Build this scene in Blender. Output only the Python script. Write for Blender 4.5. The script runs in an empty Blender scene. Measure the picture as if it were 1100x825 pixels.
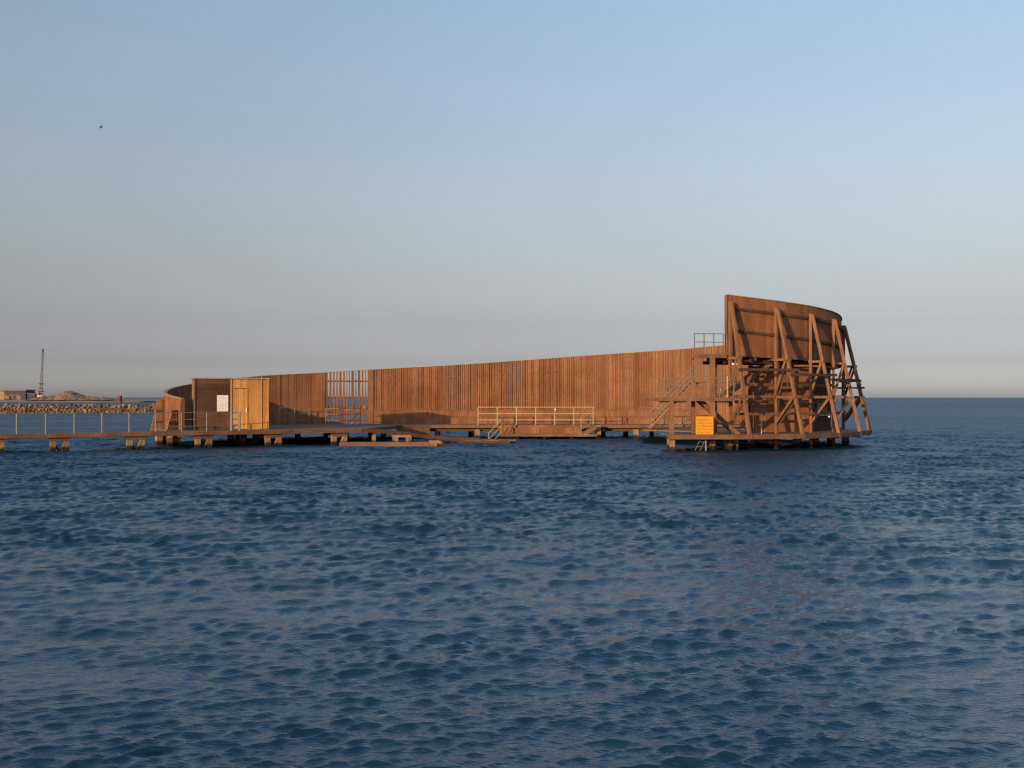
import bpy, bmesh, math, random
import numpy as np
from mathutils import Vector, Matrix, noise as mnoise

random.seed(7)
rng = np.random.default_rng(11)
sc = bpy.context.scene
C = sc.collection
V = Vector
F = 1150.0          # focal length in photo pixels (1100 wide)
CAMZ = 3.0
HOR = 427.0

def P(px, py, d):
    """world point seen at photo pixel px,py at depth d"""
    return V(((px - 550) / F * d, d, CAMZ + (HOR - py) / F * d))

def XY(px, d):
    return ((px - 550) / F * d, d)

# ---------------------------------------------------------------- materials
def new_mat(name):
    m = bpy.data.materials.new(name)
    m.use_nodes = True
    nt = m.node_tree
    for n in list(nt.nodes):
        nt.nodes.remove(n)
    out = nt.nodes.new('ShaderNodeOutputMaterial')
    b = nt.nodes.new('ShaderNodeBsdfPrincipled')
    nt.links.new(b.outputs[0], out.inputs[0])
    return m, nt, b

def wood(name, cols, rough=0.75, grain=0.35, scale=(9, 9, .7), stain=0.35, spec=0.25, bump=0.3, wet=False):
    """cols: three albedos picked per board, streaked along local z"""
    m, nt, b = new_mat(name)
    N, L = nt.nodes, nt.links
    geo = N.new('ShaderNodeNewGeometry')
    ramp = N.new('ShaderNodeValToRGB')
    ramp.color_ramp.interpolation = 'LINEAR'
    els = ramp.color_ramp.elements
    els[0].position = 0.0; els[0].color = (*cols[0], 1)
    els[1].position = 1.0; els[1].color = (*cols[2], 1)
    e = els.new(0.5); e.color = (*cols[1], 1)
    L.new(geo.outputs['Random Per Island'], ramp.inputs[0])
    tc = N.new('ShaderNodeTexCoord')
    mp = N.new('ShaderNodeMapping'); mp.inputs['Scale'].default_value = scale
    L.new(tc.outputs['Object'], mp.inputs[0])
    # shift the grain per board
    ad = N.new('ShaderNodeVectorMath'); ad.operation = 'ADD'
    mu = N.new('ShaderNodeMath'); mu.operation = 'MULTIPLY'; mu.inputs[1].default_value = 37.0
    L.new(geo.outputs['Random Per Island'], mu.inputs[0])
    L.new(mp.outputs[0], ad.inputs[0]); L.new(mu.outputs[0], ad.inputs[1])
    n1 = N.new('ShaderNodeTexNoise'); n1.inputs['Scale'].default_value = 2.2
    n1.inputs['Detail'].default_value = 6; n1.inputs['Roughness'].default_value = .62
    L.new(ad.outputs[0], n1.inputs['Vector'])
    n2 = N.new('ShaderNodeTexNoise'); n2.inputs['Scale'].default_value = .55
    n2.inputs['Detail'].default_value = 4
    L.new(tc.outputs['Object'], n2.inputs['Vector'])
    r1 = N.new('ShaderNodeMapRange'); r1.inputs[1].default_value = .3; r1.inputs[2].default_value = .7
    r1.inputs[3].default_value = 1 - grain; r1.inputs[4].default_value = 1 + grain
    L.new(n1.outputs[0], r1.inputs[0])
    r2 = N.new('ShaderNodeMapRange'); r2.inputs[1].default_value = .35; r2.inputs[2].default_value = .7
    r2.inputs[3].default_value = 1 - stain; r2.inputs[4].default_value = 1 + stain * .4
    L.new(n2.outputs[0], r2.inputs[0])
    mm = N.new('ShaderNodeMath'); mm.operation = 'MULTIPLY'
    L.new(r1.outputs[0], mm.inputs[0]); L.new(r2.outputs[0], mm.inputs[1])
    vm = N.new('ShaderNodeVectorMath'); vm.operation = 'SCALE'
    L.new(ramp.outputs[0], vm.inputs[0]); L.new(mm.outputs[0], vm.inputs['Scale'])
    L.new(vm.outputs[0], b.inputs['Base Color'])
    if wet:      # dark weed and tide stain on the foot of the piles, ragged at its upper edge
        sp = N.new('ShaderNodeSeparateXYZ'); L.new(geo.outputs['Position'], sp.inputs[0])
        hz = N.new('ShaderNodeMath'); hz.operation = 'MULTIPLY_ADD'; hz.inputs[1].default_value = .35
        L.new(n1.outputs[0], hz.inputs[0]); L.new(sp.outputs['Z'], hz.inputs[2])
        wr = N.new('ShaderNodeMapRange'); wr.inputs[1].default_value = .36; wr.inputs[2].default_value = .48
        L.new(hz.outputs[0], wr.inputs[0])
        mx = N.new('ShaderNodeMix'); mx.data_type = 'RGBA'; mx.inputs[6].default_value = (.022, .022, .016, 1)
        L.new(wr.outputs[0], mx.inputs[0]); L.new(vm.outputs[0], mx.inputs[7]); L.new(mx.outputs[2], b.inputs['Base Color'])
    b.inputs['Roughness'].default_value = rough
    b.inputs['Specular IOR Level'].default_value = spec
    bp = N.new('ShaderNodeBump'); bp.inputs['Strength'].default_value = bump; bp.inputs['Distance'].default_value = .01
    L.new(n1.outputs[0], bp.inputs['Height']); L.new(bp.outputs[0], b.inputs['Normal'])
    return m

def plain(name, col, rough=.6, metal=0, var=.25, scale=3.0, spec=.4, emit=0):
    m, nt, b = new_mat(name)
    N, L = nt.nodes, nt.links
    tc = N.new('ShaderNodeTexCoord')
    n1 = N.new('ShaderNodeTexNoise'); n1.inputs['Scale'].default_value = scale; n1.inputs['Detail'].default_value = 5
    L.new(tc.outputs['Object'], n1.inputs['Vector'])
    r1 = N.new('ShaderNodeMapRange'); r1.inputs[1].default_value = .3; r1.inputs[2].default_value = .7
    r1.inputs[3].default_value = 1 - var; r1.inputs[4].default_value = 1 + var
    L.new(n1.outputs[0], r1.inputs[0])
    vm = N.new('ShaderNodeVectorMath'); vm.operation = 'SCALE'
    vm.inputs[0].default_value = col
    L.new(r1.outputs[0], vm.inputs['Scale'])
    L.new(vm.outputs[0], b.inputs['Base Color'])
    b.inputs['Roughness'].default_value = rough
    b.inputs['Metallic'].default_value = metal
    b.inputs['Specular IOR Level'].default_value = spec
    if emit:
        b.inputs['Emission Color'].default_value = (1, .85, .6, 1)
        b.inputs['Emission Strength'].default_value = emit
    return m

def stone(name, cols, scale=.9):
    m, nt, b = new_mat(name)
    N, L = nt.nodes, nt.links
    oi = N.new('ShaderNodeObjectInfo')
    geo = N.new('ShaderNodeNewGeometry')
    s = N.new('ShaderNodeMath'); s.operation = 'ADD'
    L.new(oi.outputs['Random'], s.inputs[0]); L.new(geo.outputs['Random Per Island'], s.inputs[1])
    fr = N.new('ShaderNodeMath'); fr.operation = 'FRACT'; L.new(s.outputs[0], fr.inputs[0])
    ramp = N.new('ShaderNodeValToRGB'); els = ramp.color_ramp.elements
    els[0].color = (*cols[0], 1); els[1].color = (*cols[2], 1)
    e = els.new(.5); e.color = (*cols[1], 1)
    L.new(fr.outputs[0], ramp.inputs[0])
    tc = N.new('ShaderNodeTexCoord')
    n1 = N.new('ShaderNodeTexNoise'); n1.inputs['Scale'].default_value = scale; n1.inputs['Detail'].default_value = 6
    L.new(tc.outputs['Object'], n1.inputs['Vector'])
    r1 = N.new('ShaderNodeMapRange'); r1.inputs[1].default_value = .3; r1.inputs[2].default_value = .7
    r1.inputs[3].default_value = .65; r1.inputs[4].default_value = 1.3
    L.new(n1.outputs[0], r1.inputs[0])
    vm = N.new('ShaderNodeVectorMath'); vm.operation = 'SCALE'
    L.new(ramp.outputs[0], vm.inputs[0]); L.new(r1.outputs[0], vm.inputs['Scale'])
    L.new(vm.outputs[0], b.inputs['Base Color'])
    b.inputs['Roughness'].default_value = .9
    bp = N.new('ShaderNodeBump'); bp.inputs['Strength'].default_value = .5; bp.inputs['Distance'].default_value = .05
    L.new(n1.outputs[0], bp.inputs['Height']); L.new(bp.outputs[0], b.inputs['Normal'])
    return m

M = {}
M['wall'] = wood('azobe_board_wood', ((.235, .097, .042), (.275, .115, .050), (.325, .143, .064)), rough=.72, grain=.22, stain=.25)
M['wallback'] = wood('backing_board_wood', ((.26, .135, .07), (.30, .16, .085), (.35, .20, .11)))
M['frame'] = wood('brace_timber', ((.21, .098, .05), (.25, .12, .06), (.295, .148, .073)), rough=.8, wet=True)
M['deck'] = wood('deck_timber', ((.20, .115, .065), (.24, .14, .08), (.28, .16, .09)), rough=.8, scale=(1, 9, 9))
M['beam'] = wood('beam_timber', ((.165, .086, .05), (.20, .105, .06), (.24, .13, .075)), rough=.8)
M['pile'] = wood('pile_timber', ((.30, .175, .085), (.34, .20, .10), (.40, .24, .12)), rough=.85, wet=True)
M['dark'] = wood('old_and_shaded_boards', ((.085, .042, .028), (.12, .055, .033), (.165, .072, .04)), rough=.8, scale=(.7, 9, 9))  # old wood on the hut; on the cabin, shade put into the colour
M['fresh'] = wood('fresh_golden_boards', ((.52, .23, .06), (.60, .28, .08), (.70, .36, .11)), rough=.6, stain=.2, grain=.2)
M['fin'] = wood('buttress_boards', ((.36, .17, .055), (.42, .205, .07), (.46, .23, .085)), rough=.75)
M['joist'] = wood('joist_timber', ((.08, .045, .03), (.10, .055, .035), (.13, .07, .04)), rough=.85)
M['cope'] = plain('coping_timber', (.36, .27, .15), .8, var=.2)
M['steel'] = plain('galvanised_steel', (.17, .16, .14), .55, .2, var=.12, scale=8)
M['steelgold'] = plain('sunny_steel_rail', (.44, .36, .20), .45, .2, var=.1, scale=8)  # paler gold than the plain steel: sunlight put into the colour
M['white'] = plain('white_paint', (.78, .74, .70), .6, var=.06)
M['roof'] = plain('roof_felt', (.30, .265, .23), .8, var=.15)
M['yellow'] = plain('yellow_sign_paint', (.64, .30, .010), .55, var=.05)
M['ochre'] = plain('sign_lettering', (.45, .17, .01), .6, var=.05)
M['greyink'] = plain('notice_print', (.58, .51, .47), .7, var=.05)
M['metal'] = plain('handle_steel', (.6, .58, .55), .3, .9, var=.05)
M['lamp'] = plain('glint_glass', (.85, .8, .7), .2, var=.02, emit=.5)  # emission put into the glass to stand for a sun glint
M['slat'] = plain('pale_slats', (.66, .62, .40), .7, var=.1)
M['void'] = plain('window_pane', (.03, .04, .05), .15, var=.05, spec=.5)
M['float'] = plain('tarred_float', (.035, .03, .028), .7, var=.3)
M['rock'] = stone('granite_boulder', ((.08, .05, .035), (.20, .12, .065), (.31, .20, .11)))
M['core'] = stone('breakwater_core', ((.10, .065, .045), (.13, .08, .05), (.16, .10, .06)), scale=.6)
M['land'] = plain('sandy_shore', (.30, .20, .14), .95, var=.3, scale=.12)
M['heap'] = plain('gravel_rubble', (.25, .155, .095), .95, var=.45, scale=.35)
M['dkbuild'] = plain('dark_cladding', (.035, .042, .05), .7, var=.2, scale=.3)
M['trim'] = plain('building_trim', (.23, .15, .13), .8, var=.2, scale=.3)
M['tan'] = plain('tan_render', (.36, .24, .13), .85, var=.15, scale=.3)
M['red'] = plain('red_paint', (.34, .06, .03), .55, var=.15, scale=.5)
M['rust'] = plain('rusty_steel', (.15, .05, .032), .8, var=.3, scale=.6)
M['crane'] = plain('crane_steel', (.14, .15, .18), .6, .2, var=.2, scale=.5)
M['cranewhite'] = plain('crane_white', (.55, .5, .5), .6, var=.1)
M['gull'] = plain('gull_feathers', (.16, .14, .14), .8, var=.3, scale=4)

# ---------------------------------------------------------------- mesh builder
WL = {}
class MB:
    def __init__(s):
        s.v = []; s.f = []
    def add(s, vs, fs):
        o = len(s.v)
        s.v += [tuple(p) for p in vs]
        s.f += [tuple(i + o for i in f) for f in fs]
        return s
    def bar(s, p, q, w, h, up=None, ext=0.0):
        p, q = V(p), V(q)
        d = (q - p).normalized()
        p = p - d * ext; q = q + d * ext
        up = V(up) if up is not None else V((0, 0, 1))
        if abs(d.dot(up.normalized())) > .98:
            up = V((0, 1, 0)) if abs(d.y) < .9 else V((1, 0, 0))
        side = d.cross(up).normalized()
        u = side.cross(d).normalized()
        a = side * (w / 2); b = u * (h / 2)
        vs = [p - a - b, p + a - b, p + a + b, p - a + b, q - a - b, q + a - b, q + a + b, q - a + b]
        fs = [(3, 2, 1, 0), (4, 5, 6, 7), (0, 1, 5, 4), (1, 2, 6, 5), (2, 3, 7, 6), (3, 0, 4, 7)]
        return s.add(vs, fs)
    def box(s, x0, x1, y0, y1, z0, z1):
        vs = [(x0, y0, z0), (x1, y0, z0), (x1, y1, z0), (x0, y1, z0), (x0, y0, z1), (x1, y0, z1), (x1, y1, z1), (x0, y1, z1)]
        fs = [(3, 2, 1, 0), (4, 5, 6, 7), (0, 1, 5, 4), (1, 2, 6, 5), (2, 3, 7, 6), (3, 0, 4, 7)]
        return s.add(vs, fs)
    def prism(s, poly, z0, z1):
        n = len(poly)
        vs = [(x, y, z0) for x, y in poly] + [(x, y, z1) for x, y in poly]
        fs = [tuple(range(n))[::-1], tuple(range(n, 2 * n))]
        fs += [(i, (i + 1) % n, n + (i + 1) % n, n + i) for i in range(n)]
        return s.add(vs, fs)
    def hull4(s, quad, off):
        """quad (4 pts) extruded by vector off"""
        off = V(off)
        vs = [V(p) for p in quad] + [V(p) + off for p in quad]
        fs = [(3, 2, 1, 0), (4, 5, 6, 7), (0, 1, 5, 4), (1, 2, 6, 5), (2, 3, 7, 6), (3, 0, 4, 7)]
        return s.add(vs, fs)
    def tube(s, p, q, r, n=8, r2=None):
        p, q = V(p), V(q); r2 = r if r2 is None else r2
        d = (q - p).normalized()
        up = V((0, 0, 1)) if abs(d.z) < .9 else V((1, 0, 0))
        a = d.cross(up).normalized(); b = d.cross(a)
        vs = []
        for c, rr in ((p, r), (q, r2)):
            for i in range(n):
                t = 2 * math.pi * i / n
                vs.append(c + a * (math.cos(t) * rr) + b * (math.sin(t) * rr))
        fs = [tuple(range(n)), tuple(range(n, 2 * n))[::-1]] + [(i, i + n, (i + 1) % n + n, (i + 1) % n) for i in range(n)]
        return s.add(vs, fs)
    def ball(s, c, r, n=8, m=6):
        c = V(c); vs = []; fs = []
        for j in range(m + 1):
            th = math.pi * j / m
            for i in range(n):
                ph = 2 * math.pi * i / n
                vs.append(c + V((math.sin(th) * math.cos(ph), math.sin(th) * math.sin(ph), math.cos(th))) * r)
        for j in range(m):
            for i in range(n):
                fs.append((j * n + i, (j + 1) * n + i, (j + 1) * n + (i + 1) % n, j * n + (i + 1) % n))
        return s.add(vs, fs)
    def build(s, name, mat, parent=None, loc=(0, 0, 0), smooth=False):
        base = V(WL[parent.name]) if parent is not None else V(loc)
        me = bpy.data.meshes.new(name)
        me.from_pydata([(p[0] - base.x, p[1] - base.y, p[2] - base.z) for p in s.v], [], s.f)
        me.materials.append(mat)
        bm = bmesh.new(); bm.from_mesh(me)
        bmesh.ops.recalc_face_normals(bm, faces=bm.faces)
        bm.to_mesh(me); bm.free()
        if smooth:
            for p in me.polygons: p.use_smooth = True
        o = bpy.data.objects.new(name, me)
        C.objects.link(o)
        if parent is not None:
            o.parent = parent
        else:
            o.location = base
        WL[o.name] = tuple(base)
        return o

def tag(o, label, cat, group=None):
    o['label'] = label; o['category'] = cat
    if group: o['group'] = group
    return o

def thing(name, label, cat, loc, group=None):
    o = bpy.data.objects.new(name, None)
    o.empty_display_size = .3
    C.objects.link(o); o.location = loc
    WL[o.name] = tuple(loc)
    return tag(o, label, cat, group)

def one(name, mat, mb, parent):
    return mb.build(name, mat, parent)

# ---------------------------------------------------------------- the spiral wall's line
CT = [  # x, y, top z
    (-20.2, 65.6, 2.95), (-21.9, 68.0, 3.2), (-22.75, 70.6, 3.48), (-22.75, 73.8, 3.82), (-21.1, 77.2, 4.25),
    (-18.1, 79.9, 4.66), (-14.0, 81.7, 4.93), (-10.8, 82.6, 5.17), (-4.0, 83.6, 5.58), (3.65, 84.0, 6.14),
    (9.0, 83.6, 6.5), (14.1, 82.2, 6.83), (18.3, 79.2, 7.2), (20.9, 75.2, 7.6), (21.55, 71.0, 7.92),
    (20.45, 67.2, 8.2), (18.35, 64.5, 8.43), (15.6, 62.7, 8.65), (12.35, 61.6, 8.93)]
def catmull(pts, n=24):
    out = []
    P_ = [V(p) for p in pts]
    P_ = [P_[0] * 2 - P_[1]] + P_ + [P_[-1] * 2 - P_[-2]]
    for i in range(1, len(P_) - 2):
        p0, p1, p2, p3 = P_[i - 1:i + 3]
        for k in range(n):
            t = k / n
            out.append(.5 * ((2 * p1) + (p2 - p0) * t + (2 * p0 - 5 * p1 + 4 * p2 - p3) * t * t + (3 * p1 - p0 - 3 * p2 + p3) * t ** 3))
    out.append(P_[-2])
    return out
CURVE = catmull(CT)
SL = [0.0]
for a, b in zip(CURVE, CURVE[1:]):
    SL.append(SL[-1] + (b.xy - a.xy).length)
STOT = SL[-1]
def W(s):
    s = min(max(s, 0), STOT)
    i = min(max(int(np.searchsorted(SL, s)) - 1, 0), len(SL) - 2)
    t = (s - SL[i]) / max(SL[i + 1] - SL[i], 1e-6)
    a, b = CURVE[i], CURVE[i + 1]
    p = a.lerp(b, t)
    i0, i1 = max(i - 2, 0), min(i + 3, len(CURVE) - 1)
    tg = (CURVE[i1].xy - CURVE[i0].xy).normalized()
    n = V((-tg.y, tg.x))           # outward: the curve runs clockwise seen from above
    return V((p.x, p.y)), tg, n, p.z
def s_at(k):   # arclength at control point k (float)
    i = k * 24
    j = int(i)
    if j >= len(SL) - 1: return STOT
    return SL[j] + (SL[j + 1] - SL[j]) * (i - j)
def s_px(px, k0=4, k1=13):
    """arclength where the far wall passes the line of sight at px"""
    best = None
    for i in range(k0 * 24, k1 * 24):
        q = CURVE[i].x / CURVE[i].y * F + 550
        if best is None or abs(q - px) < best[0]:
            best = (abs(q - px), SL[i], i)
    i = best[2]
    q0 = CURVE[i].x / CURVE[i].y * F + 550
    q1 = CURVE[i + 1].x / CURVE[i + 1].y * F + 550
    return SL[i] + (px - q0) / (q1 - q0) * (SL[i + 1] - SL[i])
def n_out(s):
    p, tg, n, z = W(s)
    return n
assert (W(STOT / 2)[0] + n_out(STOT / 2) * 1 - V((0, 72))).length > (W(STOT / 2)[0] - V((0, 72))).length

S_UP0 = s_at(13.6)                # from here the wall is lifted onto the tower
def zbot(s):
    if s < S_UP0: return .98
    t = (s - S_UP0) / (STOT - S_UP0)
    return 4.85 + .55 * t

def board(mb, s, w, off, th, z0, z1, jit=0.0):
    p, tg, n, _ = W(s)
    c = p + n * off
    a = tg * (w / 2); b = n * (th / 2)
    q = [c - a - b, c + a - b, c + a + b, c - a + b]
    vs = [(x.x, x.y, z0) for x in q] + [(x.x, x.y, z1) for x in q]
    mb.add(vs, [(3, 2, 1, 0), (4, 5, 6, 7), (0, 1, 5, 4), (1, 2, 6, 5), (2, 3, 7, 6), (3, 0, 4, 7)])

def along(mb, s0, s1, off, w, zf, h, step=.8):
    """beam following the wall; zf(s) gives centre z"""
    n = max(2, int((s1 - s0) / step) + 1)
    ring = []
    for i in range(n):
        s = s0 + (s1 - s0) * i / (n - 1)
        p, tg, nn, zt = W(s)
        z = zf(s)
        a = p + nn * (off - w / 2); b = p + nn * (off + w / 2)
        ring.append([(a.x, a.y, z - h / 2), (b.x, b.y, z - h / 2), (b.x, b.y, z + h / 2), (a.x, a.y, z + h / 2)])
    vs = [v for r in ring for v in r]
    fs = [(0, 1, 2, 3), tuple(4 * (n - 1) + k for k in (3, 2, 1, 0))]
    for i in range(n - 1):
        for k in range(4):
            fs.append((4 * i + k, 4 * i + (k + 1) % 4, 4 * i + 4 + (k + 1) % 4, 4 * i + 4 + k))
    mb.add(vs, fs)

wall = thing('timber_wall', 'long curved wall of brown vertical boards rising to its high free end at the right', 'wall', (0, 84, 1))
ztop = lambda s: W(s)[3]
# panels between posts; panel joints taken from the photo on the far side
joints = [0.0, s_at(1), s_at(2), s_at(3), s_at(4), s_px(262), s_px(300), s_px(348.5), s_px(400), s_px(452), s_px(508), s_px(562),
          s_px(615), s_px(668), s_px(722), s_px(776), s_at(12.2), s_at(13), S_UP0, s_at(14.5), s_at(15.3), s_at(16.1), s_at(17), STOT]
S_SL0, S_SL1 = joints[7], joints[8]
for a, b in zip(joints, joints[1:]):
    fr, bk = MB(), MB()
    if a == S_SL0:
        gaps = [330 + g / 9.17 for g in (210, 245, 278, 308, 345, 378, 403, 427, 467, 490, 530, 561, 587)]
        gs = [s_px(g) for g in gaps]
        gw = .118
        edges = [a + .02] + [v for g in gs for v in (g - gw / 2, g + gw / 2)] + [b - .02]
        for i in range(0, len(edges), 2):
            e0, e1 = edges[i], edges[i + 1]
            board(fr, (e0 + e1) / 2, max(e1 - e0, .05), -.05, .035, 1.12, ztop((e0 + e1) / 2) - .03)
        o = fr.build('slatted_panel', M['wall'], wall)
        o['label'] = 'open slatted panel with sky and water showing between its boards'
        rl = MB()
        along(rl, a, b, 0.01, .06, lambda s: CAMZ + (HOR - 409.5) / F * 81.9, .12)
        along(rl, a, b, 0.01, .06, lambda s: CAMZ + (HOR - 427.2) / F * 81.9, .14)
        along(rl, a, b, 0.01, .06, lambda s: CAMZ + (HOR - 445.5) / F * 81.9, .16)
        along(rl, a, b, 0.0, .10, lambda s: 1.04, .15)
        rl.build('panel_rail', M['frame'], o)
        continue
    up = a >= S_UP0 - .01
    # opener panels (px 400-615) show wider gaps between the boards
    gap = .036 if (S_SL1 - .01 <= a < s_px(600)) else .018
    s = a + .03
    while s < b - .06:
        w = random.uniform(.105, .135)
        if random.random() < .06: w *= .55
        w = min(w, b - .02 - s)
        zt = ztop(s + w / 2) - .03
        board(fr, s + w / 2, w, -.06 + random.uniform(-.006, .006), .03, zbot(s) + random.uniform(0, .015), zt)
        s += w + gap * random.uniform(.6, 1.6)
    s = a + .0
    while s < b:
        w = random.uniform(.11, .15)
        w = min(w, b - s)
        board(bk, s + w / 2, w - .012, .066 + random.uniform(-.004, .004), .03, zbot(s) + random.uniform(0, .015), ztop(s + w / 2) - .03)
        s += w
    o = fr.build('wall_panel', M['wall'], wall)
    bk.build('backing_boards', M['wall'] if up or a < s_at(4) else M['wallback'], o)
    rl = MB()
    along(rl, a, b, 0.015, .06, lambda s: max(zbot(s) + .3, ztop(s) - (ztop(s) - zbot(s)) * .22), .14)
    along(rl, a, b, 0.015, .06, lambda s: ztop(s) - (ztop(s) - zbot(s)) * .55, .14)
    rl.build('panel_rail', M['frame'], o)
for j in joints[1:-1]:
    if j > S_UP0 - .05: continue
    mb = MB(); p, tg, n, zt = W(j)
    board(mb, j, .10, -.085, .06, .98, zt - .03)
    mb.build('wall_post', M['frame'], wall)
mb = MB(); along(mb, 0, STOT, .015, .24, lambda s: ztop(s) - .012, .045, .4); mb.build('coping', M['cope'], wall)
# end board of the high end
mb = MB(); p, tg, n, zt = W(STOT); e = p + tg * .03
mb.bar((e.x, e.y, 5.4), (e.x, e.y, zt - .04), .05, .26, up=(n.x, n.y, 0)); mb.build('end_board', M['frame'], wall)
mb = MB(); p, tg, n, zt = W(0); e = p - tg * .03
mb.bar((e.x, e.y, .98), (e.x, e.y, zt - .04), .05, .26, up=(n.x, n.y, 0)); mb.build('end_board', M['frame'], wall)

# ---------------------------------------------------------------- footbridge line
B0 = V((-27.7, 58.0)); BU = V((.8706, .4920)).normalized(); BN = V((-BU.y, BU.x))
def onb(t, side=0.0):
    p = B0 + BU * t + BN * side
    return p
def t_px(px, side=0.0):
    # t where bridge edge meets line of sight px
    k = (px - 550) / F
    o = B0 + BN * side
    return (k * o.y - o.x) / (BU.x - k * BU.y)

# ---------------------------------------------------------------- decks
DZ = 1.0
def offs(s, d):
    p, tg, n, z = W(s); q = p + n * d
    return (q.x, q.y)
outer = [offs(s_at(k), .55) for k in np.arange(0, 14.01, .5)]
inner = [(19.2, 71.0), (17.2, 75.2), XY(743, 77.6), XY(690, 78.2), XY(600, 78.4), XY(512, 78.4), XY(462, 78.0), XY(428, 77.0)]
front = [tuple(onb(t_px(389), .03)), tuple(onb(t_px(311), .03)), tuple(onb(t_px(311), 2.06)), tuple(onb(t_px(215), 2.06)), tuple(onb(t_px(192), 2.06))]
ring_poly = outer + inner + front
deck = thing('timber_deck', 'broad curved timber deck on piles carrying the long brown wall', 'deck', (-3, 80, 1))
mb = MB(); mb.prism(ring_poly, DZ - .07, DZ); mb.build('decking', M['deck'], deck)
def chain(mb, pts, z0, z1, w):
    for (x0, y0), (x1, y1) in zip(pts, pts[1:]):
        mb.bar((x0, y0, (z0 + z1) / 2), (x1, y1, (z0 + z1) / 2), w, z1 - z0, ext=w / 2 - .002)
mb = MB(); chain(mb, inner[2:] + [tuple(onb(t_px(389), .03) + V((.0, .3)))], .77, .985, .09); mb.build('fascia', M['beam'], deck)
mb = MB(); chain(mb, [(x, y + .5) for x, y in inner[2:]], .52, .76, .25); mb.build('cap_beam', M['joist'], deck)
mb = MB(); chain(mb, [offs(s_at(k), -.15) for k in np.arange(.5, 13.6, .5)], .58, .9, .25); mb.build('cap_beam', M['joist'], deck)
def pile(mb, x, y, w=.28, z1=.72, z0=-2.0):
    a = random.uniform(-.3, .3)
    d = V((math.cos(a), math.sin(a), 0))
    mb.bar((x, y, z0), (x, y, z1), w, w, up=d)
for px, d in ((470, 78.9), (513, 78.6), (560, 79), (600, 79), (642, 78.6), (683, 78.6), (728, 78.3), (760, 77.5), (506, 83.3), (540, 83.6), (580, 84),
              (648, 83.8), (672, 83.6), (700, 83.3), (430, 82.9), (452, 83), (398, 82.3), (350, 79.5), (320, 78.5), (372, 77.5), (300, 75.5), (412, 77.5), (438, 78.3),
              (275, 70.5), (262, 68.6), (282, 76), (248, 72), (225, 70)):
    x, y = XY(px, d)
    mb = MB(); pile(mb, x, y, .34, .66); mb.build('pile', M['pile'], deck)
for k in (0.15, .7, 1.3, 2.0, 2.8, 3.6, 4.4):
    x, y = offs(s_at(k), .1)
    mb = MB(); pile(mb, x, y, .3, .66); mb.build('pile', M['pile'], deck)
# skirts of vertical boards under the deck edge
def skirt(p0, p1, z0, z1, mat):
    mb = MB(); p0, p1 = V(p0), V(p1); L = (p1 - p0).length; u = (p1 - p0) / L
    s = 0
    while s < L - .03:
        w = min(random.uniform(.10, .14), L - s); c = p0 + u * (s + w / 2)
        mb.bar((c.x, c.y, z0), (c.x, c.y, z1), w - .008, .03, up=(u.y, -u.x, 0)); s += w
    return mb
skirt(XY(427, 76.9), XY(462, 77.85), .22, .80, None).build('skirt_boards', M['wall'], deck)
skirt(XY(537, 78.1), XY(623, 78.1), .3, .80, None).build('skirt_boards', M['wall'], deck)

# stepped timber seating along the wall foot
seat = thing('stepped_bench', 'low two step timber bench running along the foot of the wall', 'bench', (0, 81.5, 1))
for k, (off0, off1, z, nm) in enumerate(((-1.0, -.12, 2.06, 'upper_tier'), (-2.1, -1.02, 1.52, 'lower_tier'))):
    s0, s1 = s_px(401 if k == 0 else 417), s_px(770)
    mb = MB(); s = s0
    while s < s1:
        w = random.uniform(.12, .2); board(mb, s + w / 2, w - .012, off0, .03, DZ, z - .05); s += w
    mb.build(nm, M['wall'], seat)
    mb = MB(); along(mb, s0, s1, (off0 + off1) / 2 - .02, abs(off1 - off0) + .06, lambda s: z - .02, .045); mb.build('seat', M['deck'], seat)

# lower landing in the middle, with a step at each end
lan = thing('landing_stage', 'low bathing landing under the pale railing at the middle of the deck', 'landing', (XY(585, 77.3)[0], 77.3, .3))
x0, x1 = XY(537, 77.2)[0], XY(641, 77.2)[0]
mb = MB(); mb.box(x0, x1, 76.9, 78.0, .30, .37); mb.build('decking', M['deck'], lan)
mb = MB(); mb.box(x0, x1, 76.83, 76.9, .20, .36); mb.build('fascia', M['beam'], lan)
for px in (556, 585, 614):
    mb = MB(); x, y = XY(px, 77.4); pile(mb, x, y, .2, .29); mb.build('pile', M['pile'], lan)
mb = MB(); x, y = XY(643, 77.6); mb.bar((x, y, -1.5), (x, y, .99), .32, .32); mb.build('corner_post', M['pile'], lan)

# ---------------------------------------------------------------- railings
def railing(label, pts, h=1.1, n=None, mat='steel', pw=.055, rw=.04, levels=(1.0, .64, .28), group='steel railings of the bath', ends=True, name='guard_railing', sp=1.4):
    pts = [V(p) for p in pts]
    root = thing(name, label, 'railing', tuple(pts[0]), group)
    L = sum((b - a).length for a, b in zip(pts, pts[1:]))
    n = n or max(1, round(L / sp))
    def at(t):
        for a, b in zip(pts, pts[1:]):
            l = (b - a).length
            if t <= l + 1e-6: return a.lerp(b, t / l)
            t -= l
        return pts[-1]
    for i in range(n + 1):
        p = at(L * i / n)
        mb = MB(); mb.bar(p, p + V((0, 0, h)), pw, pw); mb.build('post', M[mat], root)
    for lv in levels:
        mb = MB()
        for a, b in zip(pts, pts[1:]):
            mb.bar(a + V((0, 0, h * lv)), b + V((0, 0, h * lv)), rw, rw, ext=rw * .4)
        mb.build('rail', M[mat], root)
    return root
def zp(p, z): return (p.x, p.y, z)

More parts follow.
